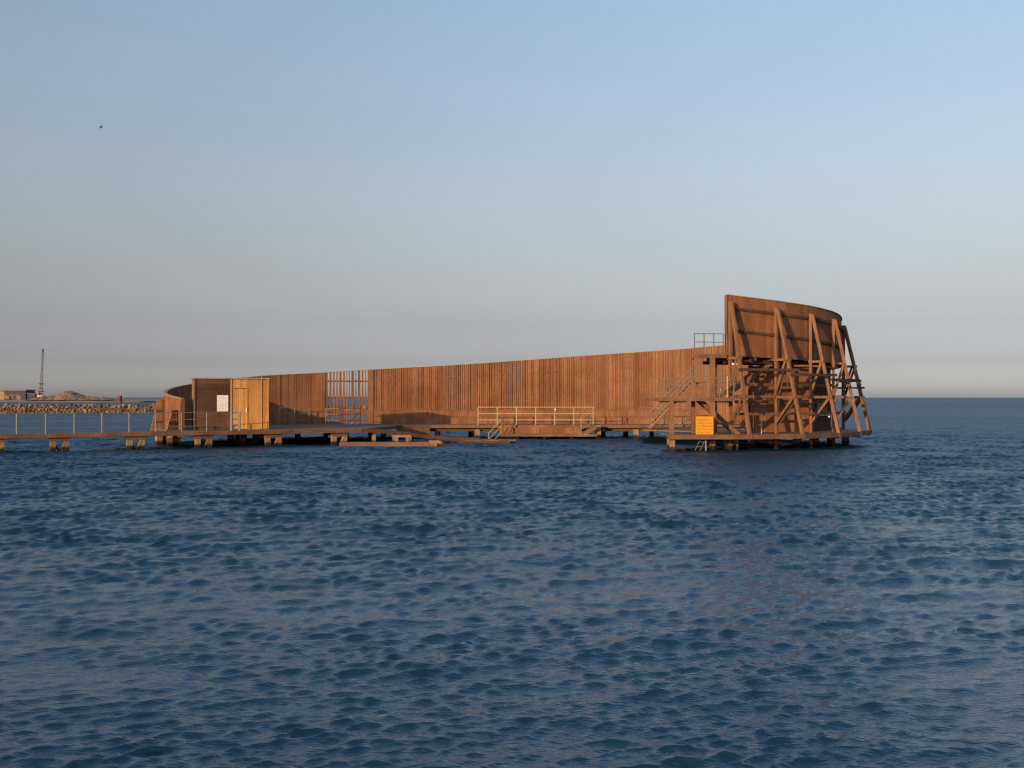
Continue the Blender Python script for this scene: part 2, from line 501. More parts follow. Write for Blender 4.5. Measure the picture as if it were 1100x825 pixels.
# ---------------------------------------------------------------- footbridge
br = thing('footbridge', 'narrow timber footbridge on trestles running from the left edge to the bath', 'footbridge', (B0.x, B0.y, 1))
tb0, tb1 = -8.0, t_px(389)
te = t_px(311)
mb = MB()
t = tb0
while t < te:
    a, b_ = onb(t + .072, 0.0), onb(t + .072, 2.05)
    mb.bar(zp(a, DZ - .02), zp(b_, DZ - .02), .137, .045); t += .145
mb.build('decking', M['deck'], br)
mb = MB()
for sd in (.12, 1.0, 1.9):
    mb.bar(zp(onb(tb0, sd), .85), zp(onb(te, sd), .85), .1, .2)
mb.build('stringer', M['joist'], br)
mb = MB(); mb.bar(zp(onb(tb0, -.03), .875), zp(onb(tb1, -.03), .875), .05, .2); mb.build('fascia', M['beam'], br)
mb = MB(); mb.bar(zp(onb(tb0, 2.09), .875), zp(onb(te, 2.09), .875), .05, .2); mb.build('fascia', M['beam'], br)
for px in (-83, -6, 65, 147, 220, 295, 366):
    t = t_px(px)
    tr = MB(); a, b_ = onb(t - .34, .3), onb(t + .34, .3)
    tr.bar(zp(a, .66), zp(b_, .66), .34, .19, ext=.2)
    tr.bar(zp(onb(t, .48), .66), zp(onb(t, 1.9), .66), .3, .19)
    trestle = tr.build('trestle', M['beam'], br)
    for q in (a, b_):
        mb = MB(); mb.bar(zp(q, -2), zp(q, .56), .30, .30, up=(BU.x, BU.y, 0)); mb.build('pile', M['pile'], trestle)
    mb = MB()
    m_ = onb(t, .3)
    for q, o in ((a, .08), (b_, -.08)):
        d = BN * o
        mb.bar(zp(m_ + d, -.02), zp(q + d + (m_ - q) * .2, .5), .17, .1)
    mb.build('brace', M['pile'], trestle)
# bridge rail: posts 1.4 m apart
tR = t_px(249)
railing('long grey three bar railing on the near edge of the left footbridge', [zp(onb(-8, .06), DZ), zp(onb(tR, .06), DZ)], h=1.12, sp=1.42)
mb = MB()
for px in (249.5, 257.5):
    p = onb(t_px(px), .06); mb.bar(zp(p, DZ), zp(p, DZ + 1.12), .11, .11)
gp = thing('gate_posts', 'pair of stout grey gate posts ending the footbridge railing before the hut door', 'gate', zp(onb(t_px(253), .06), DZ))
for px in (248.6, 257.5):
    mb = MB(); p = onb(t_px(px), .0 if px < 250 else .06); mb.bar(zp(p, DZ), zp(p, DZ + 1.15), .13, .13); mb.build('post', M['steel'], gp)
mb = MB()
for lv in (.3, .7, 1.1):
    mb = MB(); a, b_ = onb(t_px(248.6), .03), onb(t_px(257.5), .06); mb.bar(zp(a, DZ + lv), zp(b_, DZ + lv), .04, .04)
    mb.build('rail', M['steel'], gp)
railing('short grey railing right of the golden hut door', [zp(onb(t_px(258.5), .06), DZ), zp(onb(t_px(263), .06), DZ)], n=1, h=1.1) if False else None
a = V((*XY(301, 79.0), DZ)); b_ = V((*XY(332, 80.0), DZ))
railing('dark railing in the shaded corner between hut and slatted panel', [a, b_], h=1.25, n=2)
a = V((*XY(350, 78.2), DZ)); b_ = V((*XY(387, 78.2), DZ))
railing('thin railing standing in front of the open slatted panel', [a, b_], h=1.2, n=2, pw=.05)
def stair_rail(label, p, q, n=1, mat='steel', h=1.0, rails=(1.0, .62, .25), group='stair handrails'):
    p, q = V(p), V(q)
    root = thing('stair_handrail', label, 'handrail', tuple(p), group)
    for i in range(n + 1):
        c = p.lerp(q, i / n)
        mb = MB(); mb.bar(c, c + V((0, 0, h)), .05, .05); mb.build('post', M[mat], root)
    for lv in rails:
        mb = MB(); o = V((0, 0, h * lv)); mb.bar(p + o, q + o, .04, .04); mb.build('rail', M[mat], root)
    return root
stair_rail('sloping handrails of the water steps below the slatted panel', (*XY(387, 75.6), .95), (*XY(366, 74), -.25), 1)

# centre railing
pts = [V((*XY(513.5, 78.2), DZ)), V((*XY(637, 78.2), DZ))]
railing('long pale railing along the middle of the deck edge, catching the sun', pts, h=1.3, n=6, mat='steelgold', pw=.07, rw=.05)
stair_rail('golden handrails of the steps at the right end of the middle railing', (*XY(624, 77.0), .35), (*XY(637, 77.6), .98), 1, 'steelgold', 1.2)
stair_rail('pale handrails going down into the water left of the middle landing', (*XY(540.5, 77.0), .36), (*XY(525, 76.8), -.75), 1, 'steelgold', 1.2)
a = V((*XY(539.5, 76.95), .36))
tag(MB().bar(a, a + V((0, 0, 1.5)), .09, .09).build('bollard_post', M['frame'], None, tuple(a)), 'short timber post at the left end of the low landing', 'post')
pts = [V((*XY(686.5, 77.9), DZ)), V((*XY(744, 77.5), DZ))]
railing('grey railing on the deck edge left of the yellow sign', pts, h=1.25, n=5)

def stairs(label, p, q, width, n, mat='beam', group='timber stairs', sh=.24):
    """p bottom, q top (centre line); width vector"""
    p, q, w = V(p), V(q), V(width)
    root = thing('staircase', label, 'stairs', tuple(p), group)
    for sgn in (-.5, .5):
        mb = MB(); mb.bar(p + w * sgn + V((0, 0, -.05)), q + w * sgn + V((0, 0, -.1)), .06, sh); mb.build('stringer', M[mat], root)
    d = (q - p); run = V((d.x, d.y, 0)) / n
    for i in range(n):
        c = p + d * ((i + .5) / n)
        mb = MB(); mb.bar(c - w * .47, c + w * .47, run.length * .95, .05); mb.build('tread', M['deck'], root)
    return root
stairs('short timber steps down to the low landing beside the middle railing', (*XY(626, 77.4), .37), (*XY(640, 77.4), .98), (0, 1.0, 0), 4)

# ---------------------------------------------------------------- gangway and rafts
gw = thing('sloping_gangway', 'long brown plank gangway sloping from the footbridge down to the water', 'gangway', (*XY(389, 68), .9))
ga = [(389, 68.3, .97), (420, 68.6, .86), (455, 69.2, .55), (488, 69.8, .37), (512, 70.2, .30)]
pg = [V((*XY(px, d), z)) for px, d, z in ga]
mb = MB()
for a, b_ in zip(pg, pg[1:]): mb.bar(a + V((0, .6, 0)), b_ + V((0, .6, 0)), 1.2, .06, ext=.01)
mb.build('decking', M['deck'], gw)
mb = MB()
for a, b_ in zip(pg, pg[1:]): mb.bar(a + V((0, -.03, -.06)), b_ + V((0, -.03, -.06)), .06, .24, ext=.02)
mb.build('fascia', M['joist'], gw)
for px, d, z in ((402, 69.2, .62), (424, 69.2, .6), (441, 69.4, .45)):
    mb = MB(); pile(mb, *XY(px, d), w=.26, z1=z, z0=-1.5); mb.build('pile', M['pile'], gw)
raft = thing('wooden_raft', 'low dark raft of planks floating at the lower end of the gangway', 'raft', (*XY(520, 70.2), .2))
xa, xb = XY(489, 70)[0], XY(553, 70)[0]
mb = MB()
x = xa
while x < xb:
    mb.box(x, x + .19, 69.9 + random.uniform(-.06, .06), 71.6, .17 + random.uniform(-.01, .02), .24); x += .2
mb.build('decking', M['deck'], raft)
mb = MB(); mb.box(xa + .1, xb - .3, 69.92, 70.02, .02, .165); mb.build('fascia', M['joist'], raft)
for fx in (xa + .2, xb - 1.6):
    mb = MB(); mb.box(fx, fx + 1.3, 70.04, 71.5, -.3, .168); mb.build('float', M['float'], raft)
pon = thing('work_pontoon', 'narrow floating pontoon of reddish planks, lowest and nearest of the floats', 'pontoon', (*XY(425, 66), .15))
xa, xb = XY(365, 65.8)[0], XY(470, 65.8)[0]
mb = MB(); mb.box(xa, xb, 65.8, 66.7, .16, .24); mb.build('decking', M['deck'], pon)
mb = MB(); mb.box(xa - .02, xb, 65.72, 65.8, .0, .22); mb.build('fascia', M['beam'], pon)
for px, w in ((369, 1.1), (408, 1.05), (462, .9)):
    x = XY(px, 65.8)[0]; mb = MB(); mb.box(x, x + w, 65.84, 66.6, -.35, .15); mb.build('float', M['float'], pon)
tr2 = thing('broken_timber', 'splintered pale timbers lying on the right tip of the low pontoon', 'timber', (*XY(470, 66), .25))
for k, (p, q) in enumerate((((461, .30), (474, .27)), ((463, .2), (470, .24)), ((470, .32), (477, .05)), ((473, .12), (485, .02)))):
    mb = MB(); mb.bar((*XY(p[0], 65.7), p[1]), (*XY(q[0], 65.85), q[1]), .12, .16); mb.build('plank', M['fin'] if k < 3 else M['float'], tr2)
tr3 = thing('trestle_block', 'small pale timber trestle standing between gangway and pontoon', 'trestle', (*XY(431, 67.2), .2))
for px in (426, 438):
    mb = MB(); x, y = XY(px, 67.3); mb.bar((x, y, -1.5), (x, y, .5), .22, .22); mb.build('leg', M['pile'], tr3)
mb = MB(); mb.bar((*XY(421, 67.3), .57), (*XY(442, 67.3), .57), .2, .14); mb.build('cap', M['pile'], tr3)

# ---------------------------------------------------------------- hut
HU = V((.94, .34)).normalized(); HN = V((HU.y, -HU.x))      # HN: out of the front
H0 = V((*XY(208.5, 65.7),)); HLEN = 4.49; HZ0, HZ1 = DZ, 4.15
def hp(u, o=0.0): return H0 + HU * u - HN * o
hut = thing('bathing_hut', 'small flat roofed hut, dark boards at left and golden boards at right', 'hut', zp(hp(2.3, 1.2), DZ))
uS = 2.16
mb = MB(); z = HZ0
while z < HZ1 - .02:
    h = min(.148, HZ1 - z)
    a, b_ = hp(.07, .02 + random.uniform(0, .008)), hp(uS - .005, .02)
    mb.bar(zp(a, z + h / 2), zp(b_, z + h / 2), .035, h - .008); z += .15
o = mb.build('dark_wall', M['dark'], hut); o['label'] = 'front wall of old dark horizontal boards'
mb = MB(); u = uS + .10
DOOR0, DOOR1, DOORZ = uS + .24, uS + 1.02, 3.55
while u < HLEN - .08:
    w = min(random.uniform(.10, .14), HLEN - .07 - u)
    p = hp(u + w / 2, .02 + random.uniform(0, .01))
    z0 = HZ0 if not (DOOR0 - .02 < u + w / 2 < DOOR1 + .02) else DOORZ + .03
    mb.bar(zp(p, z0), zp(p, HZ1), w - .006, .035, up=(HN.x, HN.y, 0)); u += w
o = mb.build('golden_wall', M['fresh'], hut); o['label'] = 'front wall of fresh golden vertical boards'
mb = MB(); u = DOOR0
while u < DOOR1 - .02:
    w = min(.13, DOOR1 - u); p = hp(u + w / 2, .035)
    mb.bar(zp(p, HZ0 + .03), zp(p, DOORZ), w - .006, .03, up=(HN.x, HN.y, 0)); u += w
door = mb.build('door', M['fresh'], hut)
mb = MB(); p = hp(DOOR1 - .03, -.03); mb.bar(zp(p, 2.1), zp(p, 2.35), .05, .05); mb.build('handle', M['white'], door)
mb = MB(); p = hp(DOOR1 + .02, .012); mb.bar(zp(p, HZ0), zp(p, DOORZ + .03), .03, .03, up=(HN.x, HN.y, 0)); mb.build('door_frame', M['fresh'], door)
mb = MB(); p = hp(uS + .05, -.0); mb.bar(zp(p, HZ0), zp(p, HZ1), .1, .07, up=(HN.x, HN.y, 0)); mb.build('corner_post', M['fresh'], hut)
mb = MB(); p = hp(.03, .0); mb.bar(zp(p, HZ0), zp(p, HZ1), .09, .09, up=(HN.x, HN.y, 0)); mb.build('corner_post', M['beam'], hut)
mb = MB(); p = hp(HLEN - .03, .0); mb.bar(zp(p, HZ0), zp(p, HZ1), .08, .09, up=(HN.x, HN.y, 0)); mb.build('corner_post', M['fresh'], hut)
mb = MB()
for (u0, o0, u1, o1) in ((.03, .06, .03, 2.4), (HLEN - .03, .06, HLEN - .03, 2.4), (.03, 2.4, HLEN - .03, 2.4)):
    a, b_ = hp(u0, o0), hp(u1, o1); mb.bar(zp(a, (HZ0 + HZ1) / 2), zp(b_, (HZ0 + HZ1) / 2), .05, HZ1 - HZ0)
mb.build('side_walls', M['wallback'], hut)
mb = MB(); q = [hp(-.08, -.1), hp(HLEN + .06, -.1), hp(HLEN + .06, 2.5), hp(-.08, 2.5)]
mb.prism([(p.x, p.y) for p in q], HZ1 + .002, HZ1 + .08); mb.build('roof', M['roof'], hut)
mb = MB(); p = hp(HLEN - .42, -.035); mb.tube(zp(p, HZ0), zp(p, HZ1 + .28), .018, 6); mb.build('vent_pipe', M['steelgold'], hut)

nb = thing('notice_board', 'white notice board with faint print on the dark hut wall', 'notice board', zp(hp(1.75, 0), 2.1))
u0, u1 = 1.36, 2.03
mb = MB(); a, b_ = hp(u0, -.03), hp(u1, -.03); mb.bar(zp(a, 2.64), zp(b_, 2.64), .03, 1.0); mb.build('panel', M['white'], nb)
mb = MB()
for i, (f0, f1, z) in enumerate(((.1, .55, 3.03), (.1, .72, 2.93), (.1, .5, 2.8), (.12, .62, 2.62), (.12, .8, 2.52), (.12, .55, 2.42), (.12, .7, 2.32))):
    a, b_ = hp(u0 + (u1 - u0) * f0, -.048), hp(u0 + (u1 - u0) * f1, -.048)
    mb.bar(zp(a, z), zp(b_, z), .004, .025)
mb.build('print', M['greyink'], nb)

# ---------------------------------------------------------------- left buttresses
def buttress(label, s, ztop_, wide, grp='board clad buttresses at the low wall end', twist=0.0):
    p, tg, n, zt = W(s)
    n = V((n.x * math.cos(twist) - n.y * math.sin(twist), n.x * math.sin(twist) + n.y * math.cos(twist)))
    p = p + n * .13; tv = V((-n.y, n.x, 0))
    root = thing('timber_buttress', label, 'buttress', (p.x, p.y, .9), grp)
    def Q(o, z): return V((p.x + n.x * o, p.y + n.y * o, z))
    mb = MB(); th = tv * .06
    k = 4
    for i in range(k):
        f0, f1 = i / k, (i + 1) / k - .02
        t0, t1 = .02 + .38 * f0, .02 + .38 * f1
        mb.hull4([Q(.02 + wide * f0, .85), Q(.02 + wide * f1, .85), Q(t1, ztop_ - .06 * f1), Q(t0, ztop_ - .06 * f0)], th)
    mb.build('raking_boards', M['fin'], root)
    mb = MB(); mb.bar(Q(.06, .85), Q(.06, ztop_ - .1), .18, .14, up=(n.x, n.y, 0)); mb.build('post', M['frame'], root)
    mb = MB()
    for z in (1.45, 2.15):
        mb.bar(Q(0, z) + th * 1.6, Q(wide * (1 - (z - .85) / 3.2), z) + th * 1.6, .05, .12)
    mb.build('tie', M['beam'], root)
    mb = MB(); c = Q(.3, 0); mb.bar((c.x, c.y, -1.5), (c.x, c.y, .9), .42, .36, up=(n.x, n.y, 0)); mb.build('pile', M['pile'], root)
buttress('tall golden board buttress, leftmost at the low end of the wall', s_at(1.25), 2.95, .85, twist=.2)
buttress('shorter board buttress beside the low free end of the wall, left of the hut', s_at(.2), 2.25, .85, twist=.3)

# ---------------------------------------------------------------- tower
tower = thing('diving_tower', 'timber diving tower with stacked platforms at the right end of the wall', 'tower', (13, 62, 1))
feet = [(8.75, 59.7), (13.25, 59.75), (16.5, 60.75), (19.15, 62.75), (21.15, 65.2), (22.75, 68.1)]
low_poly = feet + [(21.9, 71.2), (19.2, 71.0), (17.0, 67.5), (13.2, 66.2), (8.8, 63.4)]
mb = MB(); mb.prism(low_poly, DZ - .16, DZ - .09); mb.build('lower_deck', M['deck'], tower)
for a, b_ in zip(feet, feet[1:]):
    a, b_ = V(a), V(b_); d = (b_ - a).normalized(); n = V((d.y, -d.x)) * .06
    mb = MB(); mb.bar(zp(a + n - d * .12, .80), zp(b_ + n + d * .12, .80), .12, .26); mb.build('edge_beam', M['beam'], tower)
mb = MB()
for i in range(1, len(feet)):
    a = V(feet[i]); c = V(low_poly[-1 - min(i, 3)])
    mb.bar(zp(a, .70), zp(a.lerp(c, .8), .70), .12, .2)
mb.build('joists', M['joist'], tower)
for x, y, w in ((9.0, 60.1, .3), (11.55, 61.6, .34), (12.5, 62.2, .36), (12.9, 61.9, .36), (15.7, 63.6, .36), (17.4, 65.4, .4), (14.4, 64.5, .4), (19.2, 67.7, .4), (21.0, 70.5, .4), (16.4, 66.5, .4), (9.3, 63.0, .3), (21.6, 69.3, .36)):
    mb = MB(); pile(mb, x, y, w, .83); mb.build('pile', M['pile'], tower)
# columns
for px, d, z1, w in ((721, 60.25, 2.86, .26), (765.2, 60.3, 5.36, .26), (744.5, 61.6, 2.86, .2)):
    x, y = XY(px, d); mb = MB(); mb.bar((x, y, .93), (x, y, z1), w, w); mb.build('column', M['frame'], tower)
# mid platform
mx0, mx1 = XY(697, 60.2)[0], XY(789, 60.2)[0]
mb = MB()
x = mx0
while x < mx1: mb.box(x, x + .135, 60.15, 62.3, 2.96, 3.005); x += .145
mb.build('middle_platform', M['deck'], tower)
mb = MB(); mb.box(mx0, mx1, 60.09, 60.15, 2.80, 2.99); mb.box(mx0, mx0 + .06, 60.152, 62.3, 2.80, 2.958)
for x in (XY(709, 60.2)[0], 8.95, 11.3): mb.box(x, x + .9, 60.35, 60.5, 2.66, 2.795)
mb.build('platform_beam', M['beam'], tower)
# upper platform following the wall
up = [(10.35, 60.9), (12.2, 61.35)] + [offs(s, -.2) for s in np.linspace(STOT - .2, s_at(14.2), 9)] + [offs(s, -3.6) for s in np.linspace(s_at(14.2), STOT - 1.0, 7)] + [(10.93, 64.3)]
mb = MB(); mb.prism(up, 5.42, 5.5); mb.build('upper_platform', M['deck'], tower)
mb = MB()
mb.bar((10.3, 60.86, 5.36), (12.3, 61.3, 5.36), .07, .2)
mb.bar((10.31, 60.92, 5.36), (10.88, 64.3, 5.36), .07, .2)
mb.build('platform_beam', M['beam'], tower)
mb = MB()
for s in np.linspace(STOT - .6, s_at(14.3), 11):
    a, b_ = offs(s, .1), offs(s, -3.5); mb.bar((*a, 5.27), (*b_, 5.27), .14, .26)
along(mb, s_at(14.2), STOT - .1, -.5, .16, lambda s: 5.08, .2); along(mb, s_at(14.2), STOT - .1, -3.0, .16, lambda s: 5.08, .2)
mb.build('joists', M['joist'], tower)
# inner columns carrying the platform
for s in np.linspace(STOT - .8, s_at(14.3), 5):
    x, y = offs(s, -3.0); mb = MB(); mb.bar((x, y, .92), (x, y, 4.97), .24, .24); mb.build('column', M['joist'], tower)
# diving board bracket and mid walk levels seen inside
for z, s0, s1 in ((3.75, 15.2, 17.6), (2.75, 15.4, 17.8)):
    mb = MB(); along(mb, s_at(s0), s_at(s1), -.25, .14, lambda s: z, .18); mb.build('cross_beam', M['beam'], tower)

# lifted-wall outer rails
for dz in (.78, 2.05):
    for a, b_ in zip((STOT - .35, s_at(17.05), s_at(16.1), s_at(15.3)), (s_at(17.05), s_at(16.1), s_at(15.3), s_at(14.4))):
        mb = MB(); along(mb, b_ + .1, a - .1, .16, .10, lambda s: ztop(s) - dz, .16); mb.build('wall_rail', M['joist'], wall)

# raking frames
FR = [(785.5, 323.5, 1, 'raking timber frame at the free end of the high wall, leftmost on the tower'),
      (833.8, 330.5, 2, 'second raking timber frame of the tower, in front of the orange cabin wall'),
      (871, 336.8, 3, 'raking timber frame at the corner between sunlit and dark cabin walls'),
      (895, 342.5, 4, 'raking timber frame in front of the slatted cabin window'),
      (906.3, 349.5, 5, 'outermost raking timber frame, standing clear against sky at far right')]
frames_pts = []
for px, ytop, fi, lab in FR:
    # wall point on the near side seen at px
    if fi < 5:
        best = min(np.linspace(s_at(14.3), STOT - .05, 400), key=lambda s: abs((W(s)[0] + n_out(s) * .22).x / (W(s)[0] + n_out(s) * .22).y * F + 550 - px))
        if fi == 1: best = STOT - .12
    else:
        best = s_at(14.25)
    p, tg, n, zt = W(best)
    A = p + n * .24
    zt_ = CAMZ + (HOR - ytop) / F * A.y
    f = V(feet[fi])
    n2 = (f - A).normalized(); dist = (f - A).length
    tv = V((-n2.y, n2.x))
    root = thing('raking_frame', lab, 'timber frame', zp(A, .8), 'raking timber frames bracing the tower')
    q = lambda o, z, t=0.0: (A.x + n2.x * o + tv.x * t, A.y + n2.y * o + tv.y * t, z)
    mb = MB(); mb.bar(q(0, -2.0), q(0, zt_), .17, .17, up=(n2.x, n2.y, 0)); mb.build('post', M['frame'], root)
    z0, o0 = .70, dist + .05
    so = lambda z: o0 + (.06 - o0) * (z - z0) / (zt_ - .05 - z0)
    mb = MB(); mb.bar(q(so(.70), .70), q(.1, zt_ - .05), .15, .19); mb.build('strut', M['frame'], root)
    zu, zm, zl = 5.25 - .06 * (fi - 1), 3.02, .80
    for z in (zu, zm):
        for t in (-.14, .14):
            mb = MB(); mb.bar(q(-.1, z, t), q(so(z) + .12, z, t), .06, .14); mb.build('tie', M['frame'], root)
    mb = MB(); mb.bar(q(-1.2, zl), q(so(zl) + .1, zl), .16, .2); mb.build('sill_beam', M['beam'], root)
    for t in (-.14, .14):
        mb = MB(); mb.bar(q(so(zu) - .02, zu, t), q(.02, zm + .15, t), .06, .14); mb.build('diagonal', M['frame'], root)
        mb = MB(); mb.bar(q(so(zm) - .02, zm, t), q(.02, zm - 1.55, t), .06, .14); mb.build('diagonal', M['frame'], root)
    frames_pts.append((A, n2, so))
# longitudinal walkway beams stepping down between frames
zs = (4.58, 4.32, 4.05, 3.85)
for i in range(4):
    A, n, so = frames_pts[i]; A2, n2, so2 = frames_pts[i + 1]
    z = zs[i]
    a = A + n * (so(z) + .16); b_ = A2 + n2 * (so2(z) + .16)
    d = (b_ - a).normalized()
    mb = MB(); mb.bar(zp(a - d * .25, z), zp(b_ + d * .45, z), .1, .16); mb.build('tie_beam', M['joist'], tower)
    mb = MB()
    for zz in (3.05, 2.05):
        a = A + n * .14; b_ = A2 + n2 * .14
        mb.bar(zp(a, zz), zp(b_, zz), .08, .15)
    mb.build('cross_beam', M['beam'], tower)
# small beam ends sticking out right of the outermost frame
A, n, so = frames_pts[4]
for z, l in ((4.05, .3), (3.62, .42)):
    mb = MB(); a = A + n * (-.6); b_ = A + n * (so(z) + l); mb.bar(zp(a, z), zp(b_, z), .08, .12); mb.build('cross_beam', M['joist'], tower)

# cabin under the platform
cab = thing('changing_cabin', 'board clad cabin under the tower, orange on its sunny side', 'cabin', (17, 66, 1))
K = [V(XY(806, 64.2)), V((18.0, 64.95)), V((20.35, 68.4)), V((16.6, 69.6))]
ZC = 4.78
def clad(p0, p1, z0, z1, skip=None):
    mb = MB(); L = (p1 - p0).length; u = (p1 - p0) / L; s = 0
    while s < L - .02:
        w = min(random.uniform(.11, .15), L - s); c = p0 + u * (s + w / 2)
        segs = [(z0, z1)]
        if skip and skip[0] < s + w / 2 < skip[1]: segs = [(z0, skip[2]), (skip[3], z1)]
        for a, b_ in segs:
            mb.bar(zp(c, a), zp(c, b_), w - .012, .04, up=(u.y, -u.x, 0))
        s += w
    return mb
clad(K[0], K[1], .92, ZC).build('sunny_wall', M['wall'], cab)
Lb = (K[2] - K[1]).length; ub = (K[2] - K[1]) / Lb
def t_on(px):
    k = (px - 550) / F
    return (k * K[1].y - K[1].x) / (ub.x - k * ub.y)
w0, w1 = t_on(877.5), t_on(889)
o = clad(K[1], K[2], .92, ZC, (w0, w1, 1.95, 2.8)).build('shaded_wall', M['dark'], cab)  # darker boards put the shade of this side into its colour
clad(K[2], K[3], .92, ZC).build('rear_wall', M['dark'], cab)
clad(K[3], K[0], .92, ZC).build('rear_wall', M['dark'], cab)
mb = MB(); mb.prism([(p.x, p.y) for p in K], ZC + .003, ZC + .1); mb.build('cabin_roof', M['joist'], cab)
nb_ = V((ub.y, -ub.x))
a, b_ = K[1] + ub * w0 - nb_ * .08, K[1] + ub * w1 - nb_ * .08
mb = MB(); mb.bar(zp(a, 2.37), zp(b_, 2.37), .02, .9); win = mb.build('window', M['void'], cab)
mb = MB()
for i in range(6):
    c = K[1] + ub * (w0 + (w1 - w0) * (i + .5) / 6); mb.bar(zp(c, 1.95), zp(c, 2.8), .06, .03, up=(nb_.x, nb_.y, 0))
mb.build('window_slats', M['slat'], win)
mb = MB(); a, b_ = K[1] + ub * (w0 - .1) + nb_ * .05, K[1] + ub * (w1 + .1) + nb_ * .05; mb.bar(zp(a, 1.9), zp(b_, 1.9), .12, .08); mb.build('sill', M['slat'], win)

# stairs in the tower
stairs('dark timber stairs behind the yellow sign, rising to the middle platform', (12.95, 61.6, .92), (10.75, 61.6, 2.95), (0, .9, 0), 9)
stairs('timber stairs climbing behind the first raking frame to the top platform', (12.3, 63.2, 3.0), (15.6, 63.6, 5.4), (-.1, .9, 0), 11)
stairs('steep brown stairs with grey handrails rising from the rear deck to a small landing', (*XY(697, 72.2), 1.0), (*XY(744, 70.4), 4.05), (0, .9, 0), 13, 'wall', sh=.13)
# link deck between rear deck and tower
mb = MB(); mb.prism([XY(690, 71), (13.4, 66.3), (17.1, 67.6), (17.2, 75.2), XY(743, 77.5), XY(690, 78.1)], DZ - .2, DZ - .13)
mb.build('rear_deck', M['deck'], tower)
mb = MB(); mb.box(XY(744, 70.4)[0], 15.4, 69.9, 70.9, 3.98, 4.06); mb.build('rear_landing', M['deck'], tower)
for x in (12.2, 15.2):
    mb = MB(); mb.bar((x, 70.4, .85), (x, 70.4, 3.97), .2, .2); mb.build('column', M['frame'], tower)
p_, q_ = V((*XY(697, 72.2), 1.0)), V((*XY(744, 70.4), 4.05))
stair_rail('sloping grey handrail climbing left of the middle platform', p_ + V((0, -.5, 0)), q_ + V((0, -.5, 0)), 3)
railing('railing round the small rear landing behind the tower column', [V((*XY(744, 69.85), 4.06)), V((15.4, 69.85, 4.06))], n=4)
railing('railing round the middle platform above the yellow sign', [V((mx0 + .05, 60.2, 3.0)), V((mx1 - .05, 60.2, 3.0))], n=6)
railing('railing round the topmost platform, standing against the sky', [V((10.40, 60.98, 5.5)), V((12.12, 61.36, 5.5))], h=1.15, n=3, levels=(1.0, .58))
stair_rail('sloping handrails into the water on the rear deck, left of the sign', (*XY(730, 77.2), .3), (*XY(744, 77.4), 1.0), 1)

# yellow sign
sg = thing('warning_sign', 'yellow square sign with lines of dark print on the tower deck edge', 'sign', (*XY(756.6, 59.55), .93))
sx0, sx1 = XY(747.3, 59.55)[0], XY(766.2, 59.55)[0]; sz0, sz1 = .945, 1.95
mb = MB(); mb.box(sx0, sx1, 59.53, 59.57, sz0, sz1); mb.build('panel', M['yellow'], sg)
mb = MB()
for x in (sx0 + .12, sx1 - .2): mb.box(x, x + .08, 59.58, 59.66, .7, 1.85)
mb.build('sign_post', M['frame'], sg)
mb = MB(); mb.box(sx0 - .02, sx1 + .02, 59.574, 59.60, sz0 - .02, sz1 + .02); mb.build('backboard', M['rust'], sg)
def lettering(txt, x, z, size, width, y, mat, parent):
    cu = bpy.data.curves.new('lettering', 'FONT'); cu.body = txt; cu.size = size; cu.extrude = .003
    to = bpy.data.objects.new('lettering_curve', cu); C.objects.link(to)
    bpy.context.view_layer.update()
    me = bpy.data.meshes.new_from_object(to.evaluated_get(bpy.context.evaluated_depsgraph_get()))
    bpy.data.objects.remove(to)
    xs = [v.co.x for v in me.vertices]; w = max(xs) - min(xs); k = width / w
    base = V(WL[parent.name])
    for v in me.vertices:
        v.co = V((x + (v.co.x - min(xs)) * k, y - v.co.z, z + v.co.y)) - base
    me.materials.clear(); me.materials.append(mat)
    o = bpy.data.objects.new('lettering', me); C.objects.link(o); o.parent = parent
    WL[o.name] = tuple(base)
for i, (t, w_, s_) in enumerate((('Byggeplads', .74, .17), ('Adgang forbudt', .82, .15), ('for uvedkommende', .84, .15), ('Færdsel sker', .8, .13), ('på eget ansvar', .72, .13))):
    lettering(t, sx0 + .08, sz1 - .24 - .17 * i, s_, w_, 59.526, M['ochre'], sg)

# ladder with steel handrails into the water under the sign
ld = thing('bathing_ladder', 'thin steel ladder slanting into the water beneath the yellow sign', 'ladder', (*XY(760, 60.4), .6))
for px in (0, 5.5):
    mb = MB(); mb.bar((*XY(753 + px, 60.3), .75), (*XY(744 + px, 60.0), -.25), .04, .04); mb.build('rail', M['steel'], ld)
mb = MB()
for f in (.25, .5, .75):
    a = V((*XY(753, 60.3), .75)).lerp(V((*XY(744, 60.0), -.25)), f); mb.bar(a, a + V((.29, .01, 0)), .03, .03)
mb.build('rung', M['steel'], ld)
mb = MB(); mb.bar((*XY(758, 60.2), -1), (*XY(758, 60.2), .7), .06, .06); mb.build('post', M['steelgold'], ld)
a = V((*XY(817.8, 61.6), .92))
tag(MB().tube(a, a + V((0, 0, 1.15)), .025).build('steel_bollard', M['steelgold'], None, tuple(a)), 'upright white steel post in front of the orange cabin wall', 'post')
a = V((*XY(781.3, 60.0), 3.0))
tag(MB().tube(a, a + V((0, 0, 1.2)), .025).build('steel_bollard', M['steelgold'], None, tuple(a)), 'upright white steel post at the right end of the middle platform', 'post')

